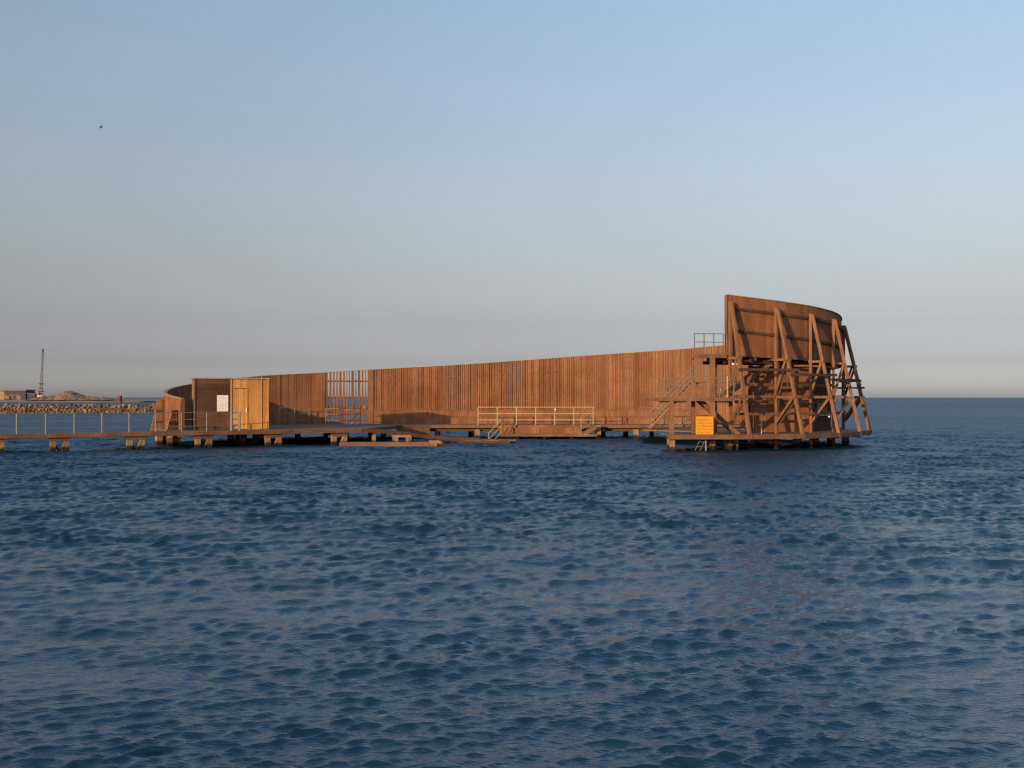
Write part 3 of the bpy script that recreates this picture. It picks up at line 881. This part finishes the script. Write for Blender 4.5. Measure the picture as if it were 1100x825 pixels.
# lamps; the lens glow is put in for sun glints
def lamp(label, p, face=(0, -1, 0)):
    p = V(p)
    root = thing('glinting_lamp', label, 'lamp', tuple(p), 'small round glinting lamps of the bath')
    mb = MB(); mb.bar(p + V((0, .02, 0)), p + V((0, .07, 0)), .14, .14); mb.build('housing', M['steel'], root)
    mb = MB(); mb.ball(p, .045); mb.build('lens', M['lamp'], root)
lamp('left of two small glinting lamps side by side under the top platform', P(787.4, 391, 60.9))
lamp('right of two small glinting lamps side by side under the top platform', P(791.6, 391, 60.9))
lamp('small glinting lamp just above the middle platform beside the tower column', P(773.4, 418.8, 62.6))
lamp('small glinting lamp under the middle platform by the dark stairs', P(773.6, 430.6, 60.8))
lamp('small glinting lamp beside the slatted cabin window', P(890.6, 447.5, 66.9))
lamp('small lamp on the middle of the pale deck railing', P(597, 439.5, 78.12)) if False else lamp('small lamp on the middle of the pale deck railing', P(596.5, 439.8, 78.1))

# ---------------------------------------------------------------- breakwater
BWD = 200.0
bx0, bx1 = XY(-160, BWD)[0], XY(440, BWD)[0]
mb = MB()
nx, ny = 260, 7
prof = [(-4.2, -1.2), (-3.0, .15), (-1.9, .9), (-.9, 1.45), (.6, 1.5), (2.5, .6), (4.5, -1.2)]
vs = []; fs = []
for i in range(nx + 1):
    x = bx0 + (bx1 - bx0) * i / nx
    e = min(1, (bx1 - x) / 5)
    for y, z in prof:
        q = mnoise.noise_vector(V((x * .9, y * .9, 3.0)))
        vs.append((x + q.x * .35, BWD + 3 + y * (.4 + .6 * e) + q.y * .35, z * (.3 + .7 * e) + q.z * .3))
for i in range(nx):
    for j in range(ny - 1):
        a = i * ny + j; fs.append((a, a + ny, a + ny + 1, a + 1))
mb.add(vs, fs)
core = mb.build('breakwater', M['core'], None, (bx0, BWD, 0)); core['kind'] = 'structure'
rock_meshes = []
for k in range(9):
    bm = bmesh.new(); bmesh.ops.create_icosphere(bm, subdivisions=2, radius=1)
    sx, sy, sz = random.uniform(.8, 1.25), random.uniform(.7, 1.0), random.uniform(.6, .9)
    for v in bm.verts:
        d = v.co.normalized()
        r = 1 + .35 * mnoise.noise(d * 1.3 + V((k * 7.1, 0, 0))) + .12 * mnoise.noise(d * 3.5 + V((0, k * 3.3, 0)))
        v.co = V((d.x * r * sx, d.y * r * sy, d.z * r * sz))
    # flatten a few facets
    for _ in range(5):
        nrm = V((random.gauss(0, 1), random.gauss(0, 1), random.gauss(0, 1))).normalized(); lim = random.uniform(.55, .75)
        for v in bm.verts:
            e = v.co.dot(nrm) - lim
            if e > 0: v.co -= nrm * e
    me = bpy.data.meshes.new('boulder'); bm.to_mesh(me); bm.free(); me.materials.append(M['rock']); rock_meshes.append(me)
LB = 'rough tan and brown boulder on the low breakwater behind the footbridge'
proto = None; nrock = 0
rows = [(-3.2, .12), (-2.45, .62), (-1.6, 1.12), (-.7, 1.5)]
for lo, hi in ((-8, 212), (340, 408)):
    for r, (dy, z) in enumerate(rows):
        px = lo + random.uniform(0, 4)
        while px < hi:
            if nrock >= 296: break
            sz = random.choice((random.uniform(.22, .34), random.uniform(.3, .46)))
            d = BWD + 3 + dy + random.uniform(-.3, .3)
            x = XY(px, d)[0]
            o = bpy.data.objects.new('boulder', random.choice(rock_meshes))
            tag(o, LB, 'boulder', 'boulders of the breakwater'); C.objects.link(o)
            o.location = (x, d, z + random.uniform(-.12, .14)); o.scale = (sz * 1.1, sz, sz)
            o.rotation_euler = (random.uniform(-.5, .5), random.uniform(-.5, .5), random.uniform(0, 6.28))
            nrock += 1
            px += sz * 2 * F / BWD * random.uniform(.75, 1.15)

# ---------------------------------------------------------------- far shore
SD = 690.0
mb = MB(); vs = []; fs = []
lx0, lx1 = XY(-420, SD)[0], XY(150, SD)[0]
nx, ny = 120, 10
for i in range(nx + 1):
    x = lx0 + (lx1 - lx0) * i / nx
    px = 550 + x / SD * F
    t = max(0, min(1, (150 - px) / 60))
    for j in range(ny + 1):
        y = SD + [0, 4, 10, 18, 30, 45, 70, 110, 170, 240, 300][j] * (.15 + .85 * t)
        z = [-.6, .35, .8, 1.2, 1.5, 1.7, 1.8, 1.8, 1.8, 1.5, -.6][j] * (.25 + .75 * t) + (.25 * mnoise.noise(V((x * .08, y * .08, 0))) if 0 < j < ny else 0)
        vs.append((x, y + 3 * mnoise.noise(V((x * .03, 1.7, 0))), z))
for i in range(nx):
    for j in range(ny):
        a = i * (ny + 1) + j; fs.append((a, a + ny + 1, a + ny + 2, a + 1))
mb.add(vs, fs); o = mb.build('far_shore', M['land'], None, (lx0, SD, 0)); o['kind'] = 'structure'
# rubble heap
def heap(label, cx, cy, bumps, n=48):
    mb = MB(); vs = []; fs = []
    x0 = min(b[0] - b[2] for b in bumps); x1 = max(b[0] + b[2] for b in bumps); D = 14
    m = 16
    for i in range(n + 1):
        for j in range(m + 1):
            x = x0 + (x1 - x0) * i / n; y = cy - D + 2 * D * j / m
            z = 0
            for bx, bh, br in bumps:
                r = math.hypot((x - bx) / br, (y - cy) / D)
                z = max(z, bh * max(0, 1 - r) ** .85)
            z += (.9 * mnoise.noise(V((x * .35, y * .35, 2))) + .5 * mnoise.noise(V((x * .9, y * .9, 5)))) * (1 if z > .2 else .2)
            vs.append((x, y, 1.3 + z))
    for i in range(n):
        for j in range(m):
            a = i * (m + 1) + j; fs.append((a, a + m + 1, a + m + 2, a + 1))
    mb.add(vs, fs)
    return tag(mb.build('rubble_heap', M['heap'], None, (cx, cy, 1.3)), label, 'rubble heap')
hx = lambda px: XY(px, 715)[0]
heap('long brown heap of rubble on the far shore right of the crane', hx(70), 715, [(hx(75), 6.4, 15), (hx(60), 3.6, 14), (hx(47), 2.9, 8), (hx(95), 2.6, 13), (hx(110), 1.8, 12)])

# far buildings
def far_box(name, label, cat, px0, px1, d, ztop_, parts):
    x0, x1 = XY(px0, d)[0], XY(px1, d)[0]
    return x0, x1
bd = 730.0
b1 = thing('storage_shed', 'long low dark shed on the far shore at the left edge', 'shed', (*XY(16, bd), 1.8))
x0, x1 = XY(4.5, bd)[0], XY(27.5, bd)[0]
mb = MB(); mb.box(x0, x1, bd, bd + 14, 1.4, 7.6); mb.build('wall', M['dkbuild'], b1)
mb = MB(); mb.box(x0 - .4, x1 + .4, bd - .5, bd + 14.5, 7.61, 8.4); mb.build('roof', M['trim'], b1)
mb = MB(); mb.box(x0 + .3, x1 - 4, bd - .15, bd - .01, 4.5, 4.9); mb.build('ledge', M['trim'], b1)
mb = MB(); mb.box(x1 - 6, x1 - 3.3, bd - .2, bd - .02, 1.4, 4.3); mb.build('door', M['trim'], b1)
b2 = thing('lean_to_shed', 'smaller dark shed beside the long one, left of the crane', 'shed', (*XY(31, bd), 1.8))
x0, x1 = XY(27.9, bd)[0], XY(37, bd)[0]
mb = MB(); mb.add([(x0, bd + 1, 1.4), (x1, bd + 1, 1.4), (x1, bd + 12, 1.4), (x0, bd + 12, 1.4), (x0, bd + 1, 5.8), (x1, bd + 1, 5.0), (x1, bd + 12, 5.0), (x0, bd + 12, 5.8)],
                  [(3, 2, 1, 0), (4, 5, 6, 7), (0, 1, 5, 4), (1, 2, 6, 5), (2, 3, 7, 6), (3, 0, 4, 7)]); mb.build('wall', M['dkbuild'], b2)
mb = MB(); mb.hull4([(x0, bd + .6, 5.81), (x1 + .4, bd + .6, 4.98), (x1 + .4, bd + 12.4, 4.98), (x0, bd + 12.4, 5.81)], (0, 0, .3)); mb.build('roof', M['crane'], b2)
b3 = thing('tan_building', 'tan walled building at the very left edge of the far shore', 'building', (*XY(-6, bd), 1.8))
x0, x1 = XY(-22, bd)[0], XY(4.0, bd)[0]
mb = MB(); mb.box(x0, x1, bd + 2, bd + 12, 1.4, 7.2); mb.build('wall', M['tan'], b3)
mb = MB(); mb.box(x0 - .3, x1 + .2, bd + 1.6, bd + 12.4, 7.21, 7.6); mb.build('roof', M['trim'], b3)
ex = thing('digger', 'small red digger parked before the dark shed on the far shore', 'digger', (*XY(7, 712), 1.6))
x = XY(5.0, 712)[0]
mb = MB(); mb.box(x, x + 3.4, 712, 714, 1.5, 2.3); mb.build('tracks', M['float'], ex)
mb = MB(); mb.box(x + .2, x + 3.0, 711.9, 714, 2.32, 3.9); mb.build('body', M['red'], ex)
mb = MB(); mb.box(x + .4, x + 1.6, 711.95, 713.6, 3.91, 4.9); mb.build('cab', M['red'], ex)
mb = MB(); mb.bar((x + 2.4, 712.8, 3.6), (x + 4.4, 712.8, 4.2), .4, .5); mb.bar((x + 4.4, 712.8, 4.2), (x + 5.2, 712.8, 2.2), .3, .35); mb.build('boom', M['red'], ex)

# crane
cd = 720.0
cr = thing('lattice_crane', 'tall slender lattice crane standing upright on the far shore', 'crane', (*XY(43, cd), 2))
cx = XY(43.5, cd)[0]
mb = MB(); mb.box(cx - 2.2, cx + 2.2, cd - 2, cd + 2, 1.6, 3.4); mb.box(cx - 2.7, cx - 1.5, cd - 2.2, cd + 2.2, 1.5, 2.7); mb.box(cx + 1.5, cx + 2.7, cd - 2.2, cd + 2.2, 1.5, 2.7)
mb.build('crawler', M['float'], cr)
mb = MB(); mb.box(cx - 1.6, cx + 1.9, cd - 1.6, cd + 3, 3.42, 4.6); mb.build('machine_house', M['cranewhite'], cr)
mb = MB(); mb.box(cx - 1.6, cx - .2, cd - 2.2, cd - .4, 4.62, 6.5); mb.build('cab', M['red'], cr)
lean = .045
zt0, zt1 = 4.6, 34.6
def cc(z, sx, sy):
    f = (z - zt0) / (zt1 - zt0)
    w = .72 * (1 - .6 * f)
    return V((cx + .1 + lean * (z - zt0) + sx * w, cd + sy * w, z))
mb = MB(); lv = np.linspace(zt0, zt1, 17)
for sx in (-1, 1):
    for sy in (-1, 1):
        mb.bar(cc(zt0, sx, sy), cc(zt1, sx, sy), .22, .22)
for k, (a, b_) in enumerate(zip(lv, lv[1:])):
    f = 1 if k % 2 else -1
    for sy in (-1, 1): mb.bar(cc(a, f, sy), cc(b_, -f, sy), .12, .12)
    for sx in (-1, 1): mb.bar(cc(a, sx, f), cc(b_, sx, -f), .12, .12)
    mb.bar(cc(b_, -1, -1), cc(b_, 1, -1), .12, .12)
mb.build('boom', M['crane'], cr)
mb = MB(); c = cc(zt1, 0, 0); mb.box(c.x - .5, c.x + .5, c.y - .4, c.y + .4, zt1 - 1.2, zt1 + .9); mb.build('boom_head', M['float'], cr)
for z, w in ((12.2, 1.5), (9.0, 1.1), (7.2, 1.7)):
    c = cc(z, 0, 0); mb = MB(); mb.box(c.x - w, c.x + w, c.y - w * .7, c.y + w * .7, z - .3, z + .3); mb.build('platform', M['float'], cr)

# mooring dolphin
md = thing('mooring_pile', 'thick rusty mooring pile rising from the water at the tip of the far shore', 'mooring pile', (*XY(129, 560), 0))
x, y = XY(129, 560)
mb = MB(); mb.tube((x, y, -3), (x, y, 3.6), 1.0, 14); mb.build('shaft', M['rust'], md, smooth=False)
mb = MB(); mb.tube((x, y, 3.605), (x, y, 4.0), 1.12, 14); mb.build('cap', M['rust'], md)

# gull
gp_ = P(107, 136, 215)
bm = bmesh.new()
def ring(c, r, n=8, ax=V((1, .3, 0)).normalized()):
    a = ax.cross(V((0, 0, 1))).normalized(); b_ = ax.cross(a)
    return [bm.verts.new(V(c) + a * math.cos(2 * math.pi * i / n) * r + b_ * math.sin(2 * math.pi * i / n) * r * .9) for i in range(n)]
ax = V((1, .3, 0)).normalized(); lat = V((-.3, 1, 0)).normalized()
rs = [ring(ax * t, r) for t, r in ((-.27, .012), (-.2, .04), (-.1, .07), (.04, .085), (.14, .07), (.2, .045), (.25, .05), (.3, .03), (.36, .006))]
for r0, r1 in zip(rs, rs[1:]):
    for i in range(8): bm.faces.new((r0[i], r0[(i + 1) % 8], r1[(i + 1) % 8], r1[i]))
bm.faces.new(rs[0][::-1]); bm.faces.new(rs[-1])
for sg_, tipz in ((1, -.34), (-1, .12)):
    prof_ = [(.04, .0, .14, .03), (.22, .20, .15, .025), (.42, .16, .12, .02), (.64, .16 + tipz, .03, .008)]
    prev = None
    for yy, zz, ch, th in prof_:
        c = lat * (sg_ * yy) + V((0, 0, zz + .03)) + ax * (.02 - .12 * max(0, yy - .25))
        cur = [bm.verts.new(c + ax * ch), bm.verts.new(c + V((0, 0, th))), bm.verts.new(c - ax * ch), bm.verts.new(c - V((0, 0, th)))]
        if prev:
            for i in range(4): bm.faces.new((prev[i], prev[(i + 1) % 4], cur[(i + 1) % 4], cur[i]))
        else: bm.faces.new(cur)
        prev = cur
    bm.faces.new(prev)
bmesh.ops.recalc_face_normals(bm, faces=bm.faces)
me = bpy.data.meshes.new('gull'); bm.to_mesh(me); bm.free(); me.materials.append(M['gull'])
g = bpy.data.objects.new('gull', me); C.objects.link(g); g.location = gp_; g.rotation_euler = (0, 0, .5)
tag(g, 'small dark gull gliding high in the sky at upper left', 'gull')

# ---------------------------------------------------------------- water
def make_water():
    # rings of vertices, dense where the sea is near; a real wave field of summed trochoids
    ds = [2.5]
    while ds[-1] < 30000:
        d = ds[-1]
        if d < 75: st = min(max(d * d / 3000, .027), .085)
        elif d < 150: st = .085 + (d - 75) * .0012
        elif d < 260: st = .175 * (d / 150) ** 4
        else: st = d * .08
        ds.append(d + st)
    ds = np.array(ds)
    ang = np.concatenate([np.linspace(-180, -33, 30)[:-1], np.linspace(-33, 33, 900), np.linspace(33, 180, 30)[1:-1]])
    ang = np.radians(ang)
    nr, na = len(ds), len(ang)
    D, A = np.meshgrid(ds, ang, indexing='ij')
    X = D * np.sin(A); Y = D * np.cos(A)
    rowst = np.gradient(ds)[:, None]
    DX = np.zeros_like(X); DY = np.zeros_like(X); DZ_ = np.zeros_like(X)
    K_ = 180
    lams = np.exp(rng.uniform(np.log(.08), np.log(2.4), K_))
    main = math.radians(-72)
    # gusts and wave groups: patches of steep chop between calmer water
    g1 = np.zeros_like(X); g2 = np.zeros_like(X)
    for _ in range(16):
        th, kk, p0 = rng.uniform(0, 6.28), 2 * math.pi / rng.uniform(2.0, 7.0), rng.uniform(0, 6.28)
        g1 += np.cos(kk * (math.cos(th) * X * .6 + math.sin(th) * Y) + p0)
        th, kk, p0 = rng.uniform(0, 6.28), 2 * math.pi / rng.uniform(14, 60), rng.uniform(0, 6.28)
        g2 += np.cos(kk * (math.cos(th) * X * .5 + math.sin(th) * Y) + p0)
    g1 /= math.sqrt(8); g2 /= math.sqrt(8)
    env = np.clip(.96 + .17 * g1 + .07 * g2, .4, 1.8)
    chop = 1.2 - .35 * np.clip((D - 9) / 14, 0, 1)
    for lam in lams:
        spread = .32 if lam > .6 else .46
        th = main + rng.normal(0, spread)
        k = 2 * math.pi / lam
        eps = .034 * math.exp(-((math.log(lam / .19)) / .72) ** 2) + .0085
        a = eps / k
        ph = rng.uniform(0, 2 * math.pi)
        fade = np.clip((lam - 2.0 * rowst) / (1.2 * rowst), 0, 1) * np.clip((210 - D) / 60, 0, 1)
        arg = k * (math.cos(th) * X + math.sin(th) * Y) + ph
        e = env * (1 + 1.5 * np.clip((D - 8.5) / 16, 0, 1) * np.clip((130 - D) / 70, 0, 1)) if lam > .18 else env   # windier away from the shore
        s_, c_ = np.sin(arg), np.cos(arg)
        DZ_ += a * fade * e * c_
        DX -= a * fade * e * s_ * math.cos(th) * chop
        DY -= a * fade * e * s_ * math.sin(th) * chop
    X += DX; Y += DY
    co = np.stack([X, Y, DZ_], -1).reshape(-1, 3)
    co = np.concatenate([co, [[0, 0, 0]]])
    i = np.arange(nr - 1)[:, None] * na; j = np.arange(na)[None, :]; j2 = (j + 1) % na
    quads = np.stack([i + j, i + na + j, i + na + j2, i + j2], -1).reshape(-1, 4)
    tris = np.stack([np.full(na, nr * na), np.arange(na), (np.arange(na) + 1) % na], -1)
    loops = np.concatenate([quads.ravel(), tris.ravel()]).astype(np.int32)
    starts = np.concatenate([np.arange(len(quads)) * 4, len(quads) * 4 + np.arange(na) * 3]).astype(np.int32)
    me = bpy.data.meshes.new('sea_water')
    me.vertices.add(len(co)); me.vertices.foreach_set('co', co.astype(np.float32).ravel())
    me.loops.add(len(loops)); me.loops.foreach_set('vertex_index', loops)
    me.polygons.add(len(starts)); me.polygons.foreach_set('loop_start', starts)
    me.polygons.foreach_set('use_smooth', np.ones(len(starts), dtype=bool))
    me.update(calc_edges=True); me.validate()
    if me.polygons[0].normal.z < 0: me.flip_normals()
    o = bpy.data.objects.new('sea_water', me); C.objects.link(o); o['kind'] = 'structure'
    m, nt, b = new_mat('sea_water')
    N, L = nt.nodes, nt.links
    b.inputs['Base Color'].default_value = (.008, .034, .056, 1)
    b.inputs['IOR'].default_value = 1.42
    b.inputs['Specular Tint'].default_value = (.74, .98, 1.08, 1)
    b.inputs['Roughness'].default_value = .07
    tc = N.new('ShaderNodeTexCoord')
    mp = N.new('ShaderNodeMapping'); mp.inputs['Scale'].default_value = (1, 2.6, 1); mp.inputs['Rotation'].default_value = (0, 0, .2)
    L.new(tc.outputs['Object'], mp.inputs[0])
    n1 = N.new('ShaderNodeTexNoise'); n1.inputs['Scale'].default_value = 11; n1.inputs['Detail'].default_value = 3
    n2 = N.new('ShaderNodeTexNoise'); n2.inputs['Scale'].default_value = 1.4; n2.inputs['Detail'].default_value = 5; n2.inputs['Roughness'].default_value = .6
    n3 = N.new('ShaderNodeTexNoise'); n3.inputs['Scale'].default_value = .035; n3.inputs['Detail'].default_value = 4
    for n in (n1, n2): L.new(mp.outputs[0], n.inputs['Vector'])
    mp3 = N.new('ShaderNodeMapping'); mp3.inputs['Scale'].default_value = (.35, 1, 1)
    L.new(tc.outputs['Object'], mp3.inputs[0]); L.new(mp3.outputs[0], n3.inputs['Vector'])
    gust = N.new('ShaderNodeMapRange'); gust.inputs[1].default_value = .35; gust.inputs[2].default_value = .68
    gust.inputs[3].default_value = .35; gust.inputs[4].default_value = 1.0
    L.new(n3.outputs[0], gust.inputs[0])
    # ripples that the mesh cannot carry far away grow with distance from the origin
    ln = N.new('ShaderNodeVectorMath'); ln.operation = 'LENGTH'; L.new(tc.outputs['Object'], ln.inputs[0])
    far = N.new('ShaderNodeMapRange'); far.inputs[1].default_value = 15; far.inputs[2].default_value = 150; far.inputs[3].default_value = .15; far.inputs[4].default_value = 1.0
    L.new(ln.outputs['Value'], far.inputs[0])
    s2 = N.new('ShaderNodeMath'); s2.operation = 'MULTIPLY'; L.new(gust.outputs[0], s2.inputs[0]); L.new(far.outputs[0], s2.inputs[1])
    b1_ = N.new('ShaderNodeBump'); b1_.inputs['Distance'].default_value = .028
    L.new(n1.outputs[0], b1_.inputs['Height']); L.new(gust.outputs[0], b1_.inputs['Strength'])
    b2_ = N.new('ShaderNodeBump'); b2_.inputs['Distance'].default_value = .25
    L.new(n2.outputs[0], b2_.inputs['Height']); L.new(s2.outputs[0], b2_.inputs['Strength']); L.new(b1_.outputs[0], b2_.inputs['Normal'])
    L.new(b2_.outputs[0], b.inputs['Normal'])
    # far off, waves smaller than the mesh become surface roughness
    rr = N.new('ShaderNodeValToRGB'); re_ = rr.color_ramp.elements
    re_[0].position = 0; re_[0].color = (.045, .045, .045, 1); re_[1].position = 1; re_[1].color = (.46, .46, .46, 1)
    for p_, c_ in ((.03, .06), (.06, .12), (.13, .32), (.3, .42)):
        e_ = re_.new(p_); e_.color = (c_, c_, c_, 1)
    dm = N.new('ShaderNodeMath'); dm.operation = 'MULTIPLY'; dm.inputs[1].default_value = 1 / 400
    L.new(ln.outputs['Value'], dm.inputs[0]); L.new(dm.outputs[0], rr.inputs[0]); L.new(rr.outputs[0], b.inputs['Roughness'])
    me.materials.append(m)
make_water()

# ---------------------------------------------------------------- light and sky
SUN_EL = 8.4
sun_xy = V((-.6, -.8)).normalized()
to_sun = V((sun_xy.x * math.cos(math.radians(SUN_EL)), sun_xy.y * math.cos(math.radians(SUN_EL)), math.sin(math.radians(SUN_EL))))
ld_ = bpy.data.lights.new('sun', 'SUN'); ld_.energy = 2.5; ld_.angle = math.radians(.5); ld_.color = (1, .70, .40)
so_ = bpy.data.objects.new('sun', ld_); C.objects.link(so_)
so_.rotation_euler = (-to_sun).to_track_quat('-Z', 'Y').to_euler(); so_.location = (-60, -80, 40)

w = bpy.data.worlds.new('World'); sc.world = w; w.use_nodes = True
nt = w.node_tree
for n in list(nt.nodes): nt.nodes.remove(n)
out = nt.nodes.new('ShaderNodeOutputWorld'); bg = nt.nodes.new('ShaderNodeBackground')
sky = nt.nodes.new('ShaderNodeTexSky'); sky.sky_type = 'NISHITA'; sky.sun_disc = False
sky.sun_elevation = math.radians(SUN_EL); sky.sun_rotation = math.atan2(sun_xy.x, sun_xy.y)
sky.air_density = 1.0; sky.dust_density = 1.0; sky.ozone_density = 1.5
bg.inputs[1].default_value = .15
tc = nt.nodes.new('ShaderNodeTexCoord'); sep = nt.nodes.new('ShaderNodeSeparateXYZ')
nt.links.new(tc.outputs['Generated'], sep.inputs[0])
ramp = nt.nodes.new('ShaderNodeValToRGB')
TINT = [(0.0, (0.585, 0.656, 1.315)), (.0104, (0.597, 0.695, 1.354)), (.0322, (0.438, 0.461, 0.869)), (.0668, (0.465, 0.416, 0.597)), (.1098, (0.6, 0.487, 0.546)),
        (.1605, (0.752, 0.596, 0.59)), (.21, (0.871, 0.705, 0.672)), (.2579, (0.942, 0.774, 0.776)), (.304, (1.009, 0.857, 0.824)), (.3445, (1.052, 0.921, 0.889)), (.55, (1.0, 1.25, 1.47)), (1.0, (.85, 1.08, 1.3))]
els = ramp.color_ramp.elements
els[0].position, els[0].color = TINT[0][0], (*TINT[0][1], 1)
els[1].position, els[1].color = TINT[-1][0], (*TINT[-1][1], 1)
for p_, c_ in TINT[1:-1]:
    e = els.new(p_); e.color = (*c_, 1)
nt.links.new(sep.outputs['Z'], ramp.inputs[0])
mul = nt.nodes.new('ShaderNodeVectorMath'); mul.operation = 'MULTIPLY'
nt.links.new(sky.outputs[0], mul.inputs[0]); nt.links.new(ramp.outputs[0], mul.inputs[1])
hzn = nt.nodes.new('ShaderNodeTexNoise'); hzn.inputs['Scale'].default_value = 2.2; hzn.inputs['Detail'].default_value = 5
hmp = nt.nodes.new('ShaderNodeMapping'); hmp.inputs['Scale'].default_value = (1, 1, 7)
nt.links.new(tc.outputs['Generated'], hmp.inputs[0]); nt.links.new(hmp.outputs[0], hzn.inputs['Vector'])
hr = nt.nodes.new('ShaderNodeMapRange'); hr.inputs[1].default_value = .3; hr.inputs[2].default_value = .7; hr.inputs[3].default_value = .985; hr.inputs[4].default_value = 1.015
nt.links.new(hzn.outputs[0], hr.inputs[0])
hs = nt.nodes.new('ShaderNodeVectorMath'); hs.operation = 'SCALE'
nt.links.new(mul.outputs[0], hs.inputs[0]); nt.links.new(hr.outputs[0], hs.inputs['Scale'])
nt.links.new(hs.outputs[0], bg.inputs[0]); nt.links.new(bg.outputs[0], out.inputs[0])

# ---------------------------------------------------------------- camera and view
cd_ = bpy.data.cameras.new('camera'); cd_.sensor_width = 36; cd_.lens = F / 1100 * 36
cd_.clip_start = .1; cd_.clip_end = 60000
cam = bpy.data.objects.new('camera', cd_); C.objects.link(cam)
cam.location = (0, 0, CAMZ)
cam.rotation_euler = (math.radians(90) + math.atan((HOR - 412.5) / F), 0, 0)
sc.camera = cam
sc.cycles.use_denoising = True; sc.cycles.denoiser = 'OPENIMAGEDENOISE'
sc.cycles.denoising_input_passes = 'RGB_ALBEDO_NORMAL'; sc.cycles.denoising_prefilter = 'ACCURATE'
w.cycles.sampling_method = 'MANUAL'; w.cycles.sample_map_resolution = 2048
sc.cycles.max_bounces = 5; sc.cycles.sample_clamp_indirect = 1.5; sc.cycles.blur_glossy = 1.0
sc.cycles.use_adaptive_sampling = False
sc.cycles.filter_width = 1.3
sc.cycles.caustics_reflective = False; sc.cycles.caustics_refractive = False
vs_ = sc.view_settings
vs_.view_transform = 'Standard'; vs_.look = 'None'; vs_.exposure = .7; vs_.gamma = 1; vs_.use_curve_mapping = False
